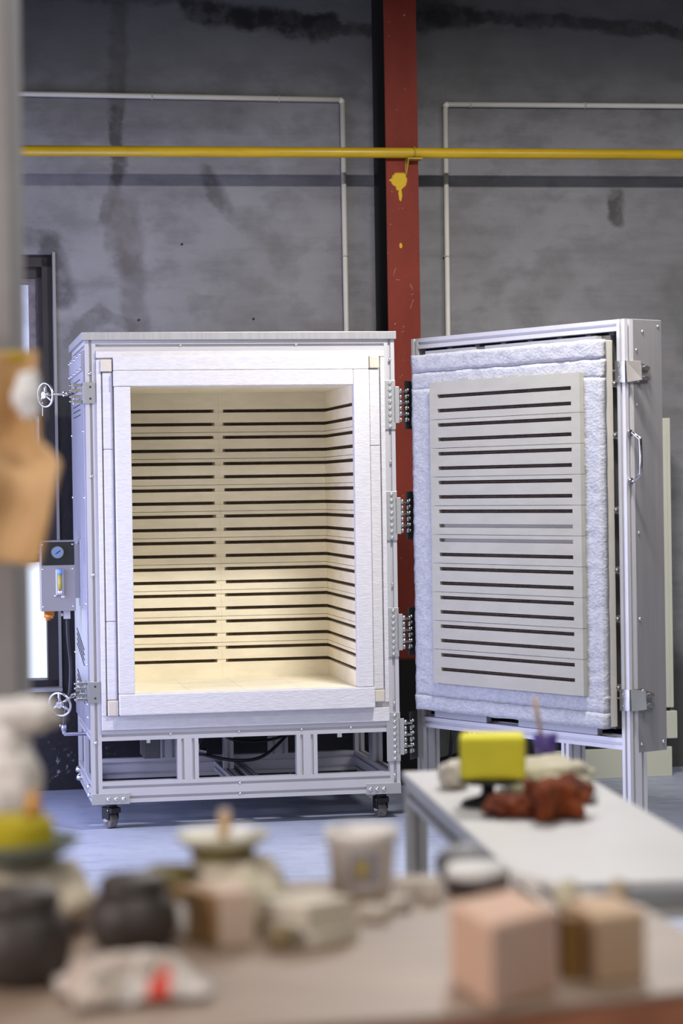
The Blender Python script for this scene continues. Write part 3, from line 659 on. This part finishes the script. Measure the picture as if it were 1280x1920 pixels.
# door clamp keepers on the free edge
def keeper(z):
    m = MB().box((1.136, -.005, z - .038), (1.184, 0, z + .038)).box((1.181, -.005, z - .038), (1.185, .060, z + .038))
    m.add([(1.185, .0, z + .038), (1.230, .030, z + .034), (1.230, .034, z - .030), (1.185, .004, z - .038), (1.181, .004, z + .038), (1.226, .034, z + .034), (1.226, .038, z - .030), (1.181, .008, z - .038)],
          [(0, 1, 2, 3), (7, 6, 5, 4), (0, 4, 5, 1), (3, 2, 6, 7), (1, 5, 6, 2), (0, 3, 7, 4)])
    for s_ in (1, -1):
        zc = z + s_ * .018
        m.add([(1.183, .058, zc + .016), (1.189, .058, zc + .016), (1.189, .058, zc - .012), (1.183, .058, zc - .012), (1.183, .112, zc + .0), (1.189, .112, zc + .0), (1.189, .112, zc - .012), (1.183, .112, zc - .012)],
              [(0, 1, 2, 3), (4, 7, 6, 5), (0, 4, 5, 1), (1, 5, 6, 2), (2, 6, 7, 3), (3, 7, 4, 0)])
        m.tube([(1.180, .080, zc - .002), (1.200, .080, zc - .002)], .006, 8)
    for s_ in (1, -1): m.dome((1.155, -.005, z + s_ * .02), (0, -1, 0), .005); m.dome((1.200, .045, z + s_ * .03), (1, -.3, 0), .007)
    m.tube([(1.118, -.001, z + .005), (1.140, -.001, z + .005)], .003, 6)
    dpart(m, 'clamp_keeper', STEEL, bevel=.0008)
keeper(1.660); keeper(.520)
hm = MB().tube([(1.178, .018, 1.447), (1.196, .020, 1.447), (1.222, .028, 1.425), (1.224, .028, 1.36), (1.222, .028, 1.305), (1.196, .020, 1.280), (1.178, .018, 1.280)], .0062, 12)
for z in (1.447, 1.280): hm.tube([(1.1805, .018, z), (1.186, .018, z)], .012, 12)
dpart(hm, 'handle', mat('chrome_handle', (.55, .52, .55), .12, 1.0))
src_ = None
for z in (1.62, 1.44, 1.18, .97, .80, .56):
    if src_ is None: src_ = q = dpart(MB().box((1.112, .004, -.012), (1.139, .020, .012)).dome((1.125, .003, 0), (0, -1, 0), .008, .01), 'panel_clip', mat('clip_steel', (.25, .25, .27), .3, .8))
    else: q = src_.copy(); COL.objects.link(q); q.parent = door
    q.location = (0, 0, z)

# ================================================================== CABINET BEHIND THE DOOR
CX, CY, CYAW = 0.868, 9.905, 0.20
cab = thing('control_cabinet', 'tall beige metal cabinet standing behind the open kiln door', 'cabinet', (CX, CY, 0), CYAW)
MB().box((0, 0, .298), (.572, .20, 1.553)).build('body', CAB, cab, bevel=.003)
MB().box((-.008, -.008, .165), (.584, .20, .284)).build('base_section', CAB, cab, bevel=.003)
MB().box((.012, .012, .284), (.56, .19, .298)).build('shadow_gap', DARKM, cab)
MB().box((.005, -.004, .30), (.555, -.0005, 1.49)).build('door_panel', CAB, cab, bevel=.002)
MB().box((0.0, .004, 0), (.562, .19, .128)).build('plinth', CAB, cab, bevel=.002)
MB().box((.02, .02, .128), (.55, .17, .166)).build('dark_gap', DARKM, cab)
q = MB()
for i in range(6): q.box((.03, -.014, .185 + i * .016), (.19, -.006, .192 + i * .016))
q.build('vent_louver', CAB, cab)
q = MB()
for i in range(30): q.box((.572, .02, 1.43 - i * .016), (.576, .16, 1.438 - i * .016))
q.build('side_vent', CAB, cab)
# black stand and cables behind the door's foot
st = thing('tripod_stand', 'black metal stand with sloping legs, seen under the left end of the open door', 'stand', (0.45, 9.55, 0))
MB().tube([(-.03, 0, .012), (.0, .0, .33)], .007, 8).build('leg', BLACK, st)
MB().tube([(-.06, .02, .14), (.16, .04, .20)], .007, 8).build('leg', BLACK, st)
MB().tube([(.05, .06, .008), (.03, .0, .33)], .007, 8).build('leg', BLACK, st)
MB().tube([(-.10, -.04, .008), (.15, -.04, .008)], .007, 8).build('foot_bar', BLACK, st)
tag(MB().tube([(1.50, 10.1, .010), (1.56, 10.1, .06), (1.64, 10.12, .085), (1.80, 10.15, .09)], .006, 8).build('floor_cable', BLACK), 'black cable rising from the floor beside the beige cabinet', 'cable')

# ================================================================== WHITE-TOPPED METAL TABLE
TA = Vector((.118, 4.64, 0)); tdir = Vector((.257 - .12, 3.32 - 4.611, 0)).normalized()   # along the left edge, towards the camera
tx = Vector((-tdir.y, tdir.x, 0))
if tx.x < 0: tx = -tx
tl, tw = 1.345, .34
tang = math.atan2(tx.y, tx.x)
tb = thing('metal_work_table', 'narrow white-topped table with a silver aluminium frame in front of the open door', 'table', tuple(TA), tang)
PTOP = mat('white_melamine', (.56, .55, .55), .4, 0, .05, 5)
ALB = mat('worn_ivory_aluminium', (.50, .49, .46), .45, .3, .12, 6)
MB().box((-.004, -tl, .682), (tw, .004, .70)).build('tabletop', PTOP, tb, bevel=.003)
for x in (0, tw - .04):
    MB().bar('y', (x, -tl + .02, .642), tl - .04, .04, .04).build('side_rail', ALB, tb)
for y in (-.04, -tl + .01): MB().bar('x', (.04, y, .642), tw - .08, .04, .04).build('end_rail', ALB, tb)
for x in (0, tw - .04):
    for y in (-.04, -tl): 
        o = MB().bar('z', (x, y, .02), .662 if y > -.1 else .62).build('leg', ALB, tb)
        MB().lathe([(.02, 0), (.02, .01), (.008, .014), (.008, .022)], (x + .02, y + .02, 0), 16).build('levelling_foot', DARKM, o)
def TP(x, y, z=.70): return Vector((x, y, z))
# banding wheel + sponge
bw = thing('banding_wheel', 'black banding wheel with yellow sponge on top, on the white table', 'turntable', (.262, 4.15, .70), 0)
MB().lathe([(.048, 0), (.050, .004), (.044, .010), (.016, .018), (.012, .024), (.012, .040)], seg=36, c=(-.0075, -.02, .0)).build('base', BLACK, bw)
MB().lathe([(.058, .040), (.060, .044), (.058, .048)], seg=40, c=(0, -.005, 0)).build('wheel_head', DARKM, bw)
SPY = mat('yellow_sponge', (.90, .82, .055), .9, 0, .08, 12, .5, 140)
sp_ = MB().box((-.0585, -.05, 0), (.0585, .05, .077)).build('sponge_block', SPY, None, bevel=.009, loc=(.2645, 4.15, .7482), rot=(0, 0, -.06))
tag(sp_, 'yellow rectangular sponge resting on the black banding wheel', 'sponge')
CRM = mat('cream_clay', (.62, .57, .42), .85, 0, .15, 14, .3, 60)
tag(recentre(lump((.19, 4.42, .724), (.030, .04, .026), .25, 1.6, 3, -.022), (.19, 4.42, .70)).build('clay_lump', mat('pale_clay', (.66, .61, .54), .85, 0, .1, 12), loc=(.203, 4.38, .70)), 'pale clay lump behind the left end of the yellow sponge', 'clay')
tag(recentre(lump((.375, 4.34, .725), (.085, .11, .035), .22, 1.8, 11, -.024), (.375, 4.34, .70)).build('wrapped_clay', CRM, loc=(.375, 4.34, .70)), 'flat cream clay lump behind the folded rust cloth', 'clay')
tag(recentre(lump((.432, 4.17, .713), (.022, .05, .016), .2, 2.0, 18, -.012), (.432, 4.17, .70)).build('white_rag', mat('white_cloth', (.78, .77, .76), .9), loc=(.432, 4.17, .70)), 'small white rag beside the rust cloth on the white table', 'rag')
cup = MB().lathe([(.018, 0), (.024, .045), (.0225, .045), (.017, .004), (0, .004)], seg=24).build('cup', mat('purple_plastic', (.10, .06, .30), .4), loc=(.385, 4.44, .7475))
tag(cup, 'small purple cup behind the yellow sponge', 'cup')
tag(MB().tube([(.382, 4.43, .755), (.372, 4.44, .82), (.366, 4.45, .862)], [.0035, .0045, .0055], 10).build('wooden_stick', mat('pale_wood_stick', (.55, .42, .34), .7)), 'pale wooden stick standing in the purple cup', 'tool')
# rust cloth
RUST = mat('rust_brown_cloth', (.26, .055, .012), .95, 0, .55, 18, .5, 90, color2=(.12, .022, .006))
rc = lump((.294, 4.00, .715), (.052, .05, .020), .40, 1.9, 5, -.015, stretch=(1.3, .6, 1))
r2 = lump((.362, 3.98, .728), (.054, .055, .036), .42, 1.7, 21, -.028, stretch=(1.8, .8, 1)); rc.add(r2.v, r2.f, True)
r3 = lump((.340, 3.93, .735), (.020, .04, .034), .30, 2.0, 31, -.034); rc.add(r3.v, r3.f, True)
tag(recentre(rc, (.33, 4.0, .70)).build('folded_cloth', RUST, loc=(.33, 4.0, .70)), 'crumpled rust brown cloth lying on the white table', 'cloth')

# ================================================================== WOODEN WORK TABLE
def wood_mat(name, c1, c2, sc=(1, 9, 9), rough=.5):
    t = NT(name); co = t.mapping(t.obj(), sc); n = t.noise(co, 5, 5, .65); n2 = t.noise(t.obj(), 3.2, 4)
    c = t.mix(t.rng(n, .3, .7), rgba(c1), rgba(c2)); c = t.mix(t.rng(n2, .45, .7, 0, .5), c, rgba(tuple(q * 1.25 for q in c2)))
    t.put(t.b.inputs['Base Color'], c); t.b.inputs['Roughness'].default_value = rough; t.bump(n, .1, .002); return t.m
WTOP = wood_mat('clay_dusted_wood_top', (.235, .155, .105), (.295, .22, .165))
WEDGE = wood_mat('red_brown_wood_edge', (.26, .085, .035), (.40, .15, .07))
ZT = .78
top = [(-.95, 2.64), (-.007, 2.905), (.205, 2.955), (.345, 2.69), (.385, 2.45), (.47, 2.290), (.135, 2.157), (-.95, 1.90)]
wt = thing('wooden_work_table', 'clay-dusted wooden work table crowded with pots in the foreground', 'table', (0, 2.4, 0))
def wtp(poly): return [(x, y - 2.4) for x, y in poly]
MB().prism(wtp([(x, y) for x, y in top]), ZT - .006, ZT).build('tabletop', WTOP, wt, bevel=.002)
MB().prism(wtp([(x * .999, 2.4 + (y - 2.4) * .995) for x, y in top]), ZT - .045, ZT - .0065).build('edge_board', WEDGE, wt, bevel=.003)
for x, y in ((-.85, 2.56), (-.85, 2.0), (.10, 2.82), (.20, 2.26)):
    MB().box((x - .03, y - 2.4 - .03, 0), (x + .03, y - 2.4 + .03, ZT - .046)).build('leg', WEDGE, wt, bevel=.004)
def wp(px, py, z):   # pixel of the photo -> point on a horizontal plane (used once to read off table positions)
    return None
POT = mat('dark_unglazed_clay', (.040, .030, .026), .55, 0, .35, 8, .1, 60)
POT2 = mat('black_brown_clay', (.055, .042, .037), .5, 0, .3, 8, .1, 60)
def pot(name, label, c, R, Hh, m, lid=True):
    t_ = thing(name, label, 'pot', (c[0], c[1], ZT), 0)
    prof = [(R * .62, 0), (R * .86, Hh * .10), (R, Hh * .36), (R * .97, Hh * .56), (R * .80, Hh * .71), (R * .72, Hh * .74), (R * .70, Hh * .76)]
    MB().lathe(prof, seg=44).build('body', m, t_)
    MB().lathe([(R * .705, Hh * .762), (R * .76, Hh * .78), (R * .77, Hh * .86), (R * .62, Hh * .97), (R * .3, Hh), (0.0001, Hh)], seg=44).build('lid' if lid else 'neck', POT2, t_)
    return t_
pot('lidded_pot', 'large black lidded pot at the left end of the wooden table, cream bag behind it', (-.325, 2.31), .050, .100, POT)
pot('lidded_pot', 'dark brown lidded pot right of the black pot', (-.2295, 2.47), .0485, .084, POT2)
# cream bag, dish, sponge at left
tag(recentre(lump((-.375, 2.60, .815), (.092, .07, .046), .2, 1.7, 41, -.035, top=.0425), (-.375, 2.60, ZT)).build('cream_cloth_bundle', mat('cream_canvas', (.58, .51, .39), .95, 0, .15, 10), loc=(-.375, 2.60, ZT)), 'cream canvas bundle behind the black pot, carrying the grey-green dish', 'bundle')
dz = .857
di = MB().lathe([(.028, 0), (.054, .006), (.074, .020), (.079, .026), (.076, .0265), (.056, .012), (0.0001, .009)], seg=44).build('dish', mat('grey_green_glaze', (.13, .17, .155), .35, 0, .2, 10), loc=(-.376, 2.58, dz + .002))
tag(di, 'grey-green glazed dish on the cream bundle at the left edge', 'dish')
spg = MB().lathe([(.050, 0), (.054, .006), (.054, .034), (.050, .040), (0.0001, .041)], seg=40).build('round_sponge', mat('mustard_sponge', (.48, .38, .012), .9, 0, .2, 14, .4, 120), loc=(-.380, 2.577, dz + .0125))
tag(spg, 'round mustard yellow sponge lying in the grey-green dish', 'sponge')
tag(MB().lathe([(.011, 0), (.009, .014), (.004, .026), (0.0001, .03)], seg=20).build('orange_wax_cone', mat('orange_wax', (.60, .30, .07), .5), loc=(-.350, 2.585, dz + .0545)), 'small orange cone standing on the mustard sponge', 'clay tool')
# plaster model behind
pm = lump((-.405, 2.78, .925), (.038, .035, .055), .15, 1.6, 51)
q = lump((-.405, 2.78, .84), (.032, .03, .062), .1, 1.5, 52, -.06); pm.add(q.v, q.f, True)
q = lump((-.388, 2.78, 1.005), (.046, .03, .020), .25, 1.8, 53); pm.add(q.v, q.f, True)
q = lump((-.41, 2.78, .97), (.03, .03, .045), .15, 1.8, 54); pm.add(q.v, q.f, True)
tag(recentre(pm, (-.405, 2.78, ZT)).build('plaster_figure', mat('white_plaster', (.80, .76, .73), .85, 0, .12, 12), loc=(-.405, 2.78, ZT)), 'lumpy pale plaster figure at the left edge above the mustard sponge', 'figure')
# post and hanging cloth at the left edge
tag(MB().box((-.575, 3.16, 0), (-.4445, 3.29, 5.99)).build('concrete_post', mat('grey_concrete', (.30, .285, .28), .85, 0, .12, 5, .2, 30), bevel=.006), 'tall grey post at the left edge behind the hanging tan apron', 'post')
tan = MB(); vs = []; fc = []; NX, NZ = 26, 40
for j in range(NZ + 1):
    for i in range(NX + 1):
        a = i / NX; b = j / NZ      # b=0 top
        z = 1.455 - b * .275
        wr = -.395 if b < .42 else -.395 + .030 * min(1, (b - .42) / .1) - max(0, (b - .55)) * .055
        x = -.56 + a * (wr + .56)
        y = 3.02 + .025 * math.sin(a * 9 + b * 2) * (.3 + b) + .012 * noise.noise(Vector((a * 4, b * 4, 1))) - .03 * (b > .42) * min(1, (b - .42) * 6)
        vs.append((x, y, z + .004 * noise.noise(Vector((a * 5, 2, 3)))))
for j in range(NZ):
    for i in range(NX): k = j * (NX + 1) + i; fc.append((k, k + NX + 1, k + NX + 2, k + 1))
tan.add(vs, fc, True); to = tan.build('hanging_apron', mat('tan_leather', (.62, .40, .20), .8, 0, .3, 5, color2=(.46, .26, .10)))
s_ = to.modifiers.new('thickness', 'SOLIDIFY'); s_.thickness = .006
tag(to, 'tan apron hanging in front of the grey post at the left edge', 'apron')
MB().tube([(-.56, 3.035, 1.449), (-.395, 3.035, 1.449)], .0095, 12).build('yellow_hem', mat('yellow_hem', (.52, .34, .04), .8), to, label='yellow top hem')
MB().tube([(-.50, 3.035, 1.452), (-.50, 3.10, 1.48), (-.50, 3.158, 1.48)], .005, 8).build('hook', DARKM, to)
tag(recentre(lump((-.366, 3.00, 1.395), (.016, .014, .028), .35, 1.8, 61), (-.366, 3.0, 1.395)).build('white_rag', mat('white_cloth', (.78, .77, .76), .9), loc=(-.403, 2.985, 1.398)), 'white rag tucked at the right side of the tan apron', 'rag')
# wood block between pot and slabs
wbk = MB().prism([(.0045, .001), (.044, .012), (.020, .092), (-.022, .078)], 0, .060).build('clay_block', mat('pinkish_clay_block', (.60, .46, .36), .8, 0, .08, 9), bevel=.003, loc=(-.143, 2.474, ZT))
tag(wbk, 'pinkish clay block with a brown board on its left side, beside the dark pot', 'block')
MB().prism([(.0, 0), (.0040, .001), (-.0245, .078), (-.050, .066)], 0, .057).build('brown_board', wood_mat('oak_block', (.30, .165, .06), (.40, .24, .11)), wbk, bevel=.002)
tag(recentre(lump((-.115, 2.585, .805), (.048, .04, .036), .12, 1.5, 71, -.025), (-.115, 2.585, ZT)).build('clay_lump', CRM, loc=(-.115, 2.585, ZT)), 'cream clay lump behind the brown wooden block', 'clay')
# bag with dish on top
tag(recentre(lump((-.135, 2.70, .812), (.058, .05, .040), .22, 1.9, 81, -.032, top=.029), (-.135, 2.70, ZT)).build('cream_cloth_bundle', mat('cream_canvas', (.58, .51, .39), .95, 0, .15, 10), loc=(-.135, 2.70, ZT)), 'cream cloth bundle carrying the olive rimmed dish, behind the wooden block', 'bundle')
dh = thing('footed_dish', 'cream footed dish with olive underside, on the cloth bundle behind the wooden block', 'dish', (-.145, 2.70, .842))
MB().lathe([(.036, 0), (.038, .004), (.036, .012), (.040, .014)], seg=40).build('foot', mat('olive_glaze', (.16, .13, .04), .45), dh)
MB().lathe([(.040, .0142), (.050, .020), (.056, .0275), (.0545, .029), (.045, .022), (0.0001, .020)], seg=44).build('plate', mat('cream_glaze', (.60, .57, .44), .5, 0, .15, 14), dh)
tag(MB().tube([(0, 0, 0), (0, 0, .026)], .0065, 14).build('wooden_peg', mat('ochre_wood', (.52, .32, .12), .6), loc=(-.142, 2.70, .8625)), 'ochre wooden peg standing in the cream footed dish', 'peg')
tag(MB().box((0, 0, 0), (.014, .014, .033)).build('pale_stick', mat('pale_wood_stick', (.55, .42, .34), .7), bevel=.003, loc=(-.150, 2.713, .8625)), 'pale square stick behind the ochre peg in the footed dish', 'stick')
tag(recentre(lump((-.122, 2.69, .868), (.017, .015, .009), .15, 2, 91), (-.122, 2.69, .868)).build('plaster_chip', mat('white_cloth', (.78, .77, .76), .9), loc=(-.120, 2.69, .871)), 'white plaster chip lying in the right half of the footed dish', 'plaster')
tag(MB().lathe([(.022, 0), (.025, .04), (.026, .058), (.0235, .058), (.0215, .006), (0.0001, .006)], seg=32).build('olive_jar', mat('olive_glaze', (.16, .13, .04), .45), loc=(-.206, 2.66, ZT)), 'small olive rimmed jar behind the dark brown pot', 'jar')
tag(recentre(lump((-.178, 2.52, .80), (.016, .02, .026), .2, 2, 95, -.02), (-.178, 2.52, ZT)).build('plaster_chip', mat('white_plaster', (.80, .76, .73), .85, 0, .12, 12), loc=(-.178, 2.535, ZT)), 'pale plaster piece between the dark brown pot and the wooden block', 'plaster')
# slabs
SL = mat('pale_plaster_slab', (.66, .60, .49), .9, 0, .1, 9)
z = ZT
for i, (dx, dy, rz, h) in enumerate(((.004, -.002, .05, .015), (.0, .001, -.02, .014), (-.002, .0, .03, .015))):
    o = MB().prism([(0, -.042), (.052, .004), (.012, .054), (-.052, .010)], 0, h).build('plaster_slab', SL, bevel=.002, loc=(-.043 + dx, 2.505 + dy, z + .0003), rot=(0, 0, rz))
    tag(o, 'cream plaster slab, ' + ('lowest of the stack of three', 'middle of the stack of three', 'topmost of the stack of three')[i], 'slab', 'plaster slabs on the wooden table'); z += h + .001
tag(MB().prism([(-.014, -.012), (.012, -.014), (.014, .012), (-.012, .014)], 0, .024).build('olive_clay_block', mat('olive_clay', (.20, .15, .07), .7), bevel=.006, loc=(-.071, 2.464, ZT)), 'small olive brown block at the left foot of the slab stack', 'block')
# bucket
bk_ = thing('plastic_tub', 'white plastic tub with a yellow label behind the plaster slabs', 'tub', (.018, 2.82, ZT))
MB().lathe([(.034, 0), (.0365, .003), (.0415, .062), (.0445, .064), (.0455, .076), (.0425, .076), (.040, .06), (.034, .004), (.0001, .004)], seg=48).build('tub_wall', mat('white_plastic', (.82, .78, .74), .4), bk_)
def arc_patch(R0, R1, z0, z1, a0, a1, off=.0006):
    m = MB(); n = 10; vs = []
    for k in range(n + 1):
        a = a0 + (a1 - a0) * k / n
        for (R_, z_) in ((R0 + off, z0), (R1 + off, z1)): vs.append((R_ * math.cos(a), R_ * math.sin(a), z_))
    return m.add(vs, [(2 * k, 2 * k + 2, 2 * k + 3, 2 * k + 1) for k in range(n)], True)
MB.add(MB(), [], [])
lb = arc_patch(.0376, .0408, .014, .052, -1.95, -1.05).build('label', mat('grey_blue_label', (.30, .29, .36), .5), bk_)
arc_patch(.0381, .0402, .020, .044, -1.80, -1.35, .0012).build('yellow_patch', mat('label_yellow', (.42, .33, .12), .5), lb)
# pale bits
for i, (px_, py_, sx, sy, sz, rz, lb_) in enumerate(((.075, 2.77, .016, .012, .022, .3, 'pale plaster bit right of the white tub'), (.060, 2.68, .014, .012, .016, .8, 'pale plaster bit in front of the white tub'), (.100, 2.74, .012, .014, .026, .1, 'tall pale plaster bit beside the dark tin'), (.030, 2.62, .018, .012, .018, -.3, 'pale plaster bit right of the slab stack'))):
    o = MB().box((-sx, -sy, 0), (sx, sy, sz)).build('plaster_bit', mat('pale_bits', (.58, .52, .45), .9, 0, .1, 20), bevel=.004, loc=(px_, py_, ZT), rot=(0, 0, rz)); tag(o, lb_, 'plaster')
# tin with white contents, dark disc behind
tn = thing('round_tin', 'round dark tin filled with white, right of the white tub', 'tin', (.158, 2.80, ZT))
MB().lathe([(.034, 0), (.0385, .004), (.0395, .017)], seg=40).build('tin', mat('dark_brown_tin', (.05, .03, .03), .4), tn)
MB().lathe([(.0385, .0172), (.038, .030), (.034, .033), (.0001, .032)], seg=40).build('white_filling', mat('white_cloth', (.78, .77, .76), .9), tn)
dd = MB().lathe([(.010, 0), (.037, .004), (.0385, .009), (.034, .014), (.020, .018), (.0001, .019)], seg=40).build('dark_lid', mat('slate_lid', (.15, .14, .15), .5, 0, .2, 10), loc=(.147, 2.885, .792), rot=(.55, .05, 0))
tag(dd, 'dark grey round lid leaning upright behind the round tin', 'lid')
DT = mat('dark_tool_steel', (.09, .085, .09), .4, .5)
tag(MB().tube([(.205, 2.83, ZT + .006), (.222, 2.70, ZT + .006)], .003, 8).build('modelling_tool', DT), 'short dark modelling tool beside the round tin', 'tool')
tag(MB().tube([(.235, 2.80, ZT + .006), (.262, 2.60, ZT + .006)], .003, 8).build('modelling_tool', DT), 'long dark modelling tool behind the two clay cubes', 'tool')
tag(recentre(lump((.253, 2.62, .797), (.014, .013, .019), .2, 1.8, 97, -.017), (.253, 2.62, ZT)).build('clay_figure', CRM, loc=(.254, 2.66, ZT)), 'little cream clay figure behind the right-hand clay cube', 'clay')
br = thing('stub_brush', 'stubby beige brush standing behind the right-hand clay cube', 'brush', (.308, 2.62, ZT))
MB().lathe([(.012, 0), (.013, .016), (.009, .019)], seg=20).build('handle', mat('grey_mauve_handle', (.30, .28, .32), .5), br)
MB().lathe([(.009, .0192), (.011, .034), (.007, .042), (.0001, .044)], seg=20).build('bristles', mat('beige_bristle', (.46, .38, .26), .9), br)
# cubes
C1 = mat('peach_clay_block', (.66, .43, .31), .75, 0, .08, 6, .1, 40)
C2 = mat('tan_clay_block', (.60, .41, .26), .75, 0, .08, 6, .1, 40)
def quad(a, b, c, h):
    d = (a[0] + c[0] - b[0], a[1] + c[1] - b[1]); return MB().prism([(q[0] - b[0], q[1] - b[1]) for q in (b, c, d, a)], 0, h)
tag(quad((.100, 2.285), (.1345, 2.162), (.204, 2.240), .0800).build('clay_cube', C1, bevel=.004, loc=(.1345, 2.162, ZT)), 'larger peach clay cube at the table edge, left of its smaller twin', 'block')
tag(quad((.222, 2.36), (.2425, 2.262), (.2965, 2.292), .0675).build('clay_cube', C2, bevel=.004, loc=(.2425, 2.262, ZT)), 'smaller tan clay cube, right of the larger peach cube', 'block')
tag(MB().box((-.010, -.012, 0), (.010, .012, .062)).build('brown_wood_piece', mat('dark_ochre_wood', (.22, .11, .02), .7), bevel=.002, loc=(.2215, 2.302, ZT), rot=(0, 0, .2)), 'narrow brown wood piece in the gap between the two clay cubes', 'block')
# crumpled cloth with red
def crumple(c, sx, sy, h, seed, rot):
    vs = []; fc = []; n = 46
    for j in range(n + 1):
        for i in range(n + 1):
            a, b = i / n - .5, j / n - .5; r = max(abs(a), abs(b)) * 2
            edge = 1 + .22 * noise.noise(Vector((math.atan2(b, a) * 1.3, seed, 0)))
            x, y = a * sx * edge, b * sy * edge
            q = Vector((a * 5.2 + seed, b * 5.2, 0)); rid = 1 - abs(noise.noise(q)) * 2.2
            z = h * max(.02, (.35 + .65 * rid) * (1 - r ** 3 * .85))
            xr, yr = x * math.cos(rot) - y * math.sin(rot), x * math.sin(rot) + y * math.cos(rot)
            vs.append((xr, yr, z + .003))
    for j in range(n):
        for i in range(n): k = j * (n + 1) + i; fc.append((k, k + 1, k + n + 2, k + n + 1))
    return MB().add(vs, fc, True)
def glove_mat():
    t = NT('white_cloth_red_marks'); co = t.obj(); sep = t.n('ShaderNodeSeparateXYZ'); t.put(sep.inputs[0], co)
    m1 = t.vm('DISTANCE', t.vm('MULTIPLY', co, (1, .6, 0)).outputs[0], (.034, -.026, 0)).outputs['Value']
    n = t.noise(co, 28, 3); f = t.rng(t.math('ADD', m1, t.math('MULTIPLY', n, .03)), .026, .032, 1, 0)
    m2 = t.vm('DISTANCE', t.vm('MULTIPLY', co, (1, .8, 0)).outputs[0], (-.062, 0.0, 0)).outputs['Value']
    f2 = t.rng(t.math('ADD', m2, t.math('MULTIPLY', n, .05)), .034, .042, 1, 0)
    c = t.mix(t.rng(t.noise(co, 16, 3), .4, .65), (.50, .42, .36, 1), (.66, .61, .57, 1))
    c = t.mix(f2, c, (.38, .22, .18, 1)); c = t.mix(f, c, (.62, .075, .045, 1))
    t.put(t.b.inputs['Base Color'], c); t.b.inputs['Roughness'].default_value = .95; t.bump(t.noise(co, 90, 3), .4, .003); return t.m
gl = crumple((0, 0), .136, .125, .038, 7.7, .3).build('crumpled_cloth', glove_mat(), loc=(-.214, 2.252, ZT + .0))
s_ = gl.modifiers.new('thickness', 'SOLIDIFY'); s_.thickness = .003; s_.offset = -1
tag(gl, 'crumpled white cloth with red marks in front of the two dark pots', 'cloth')
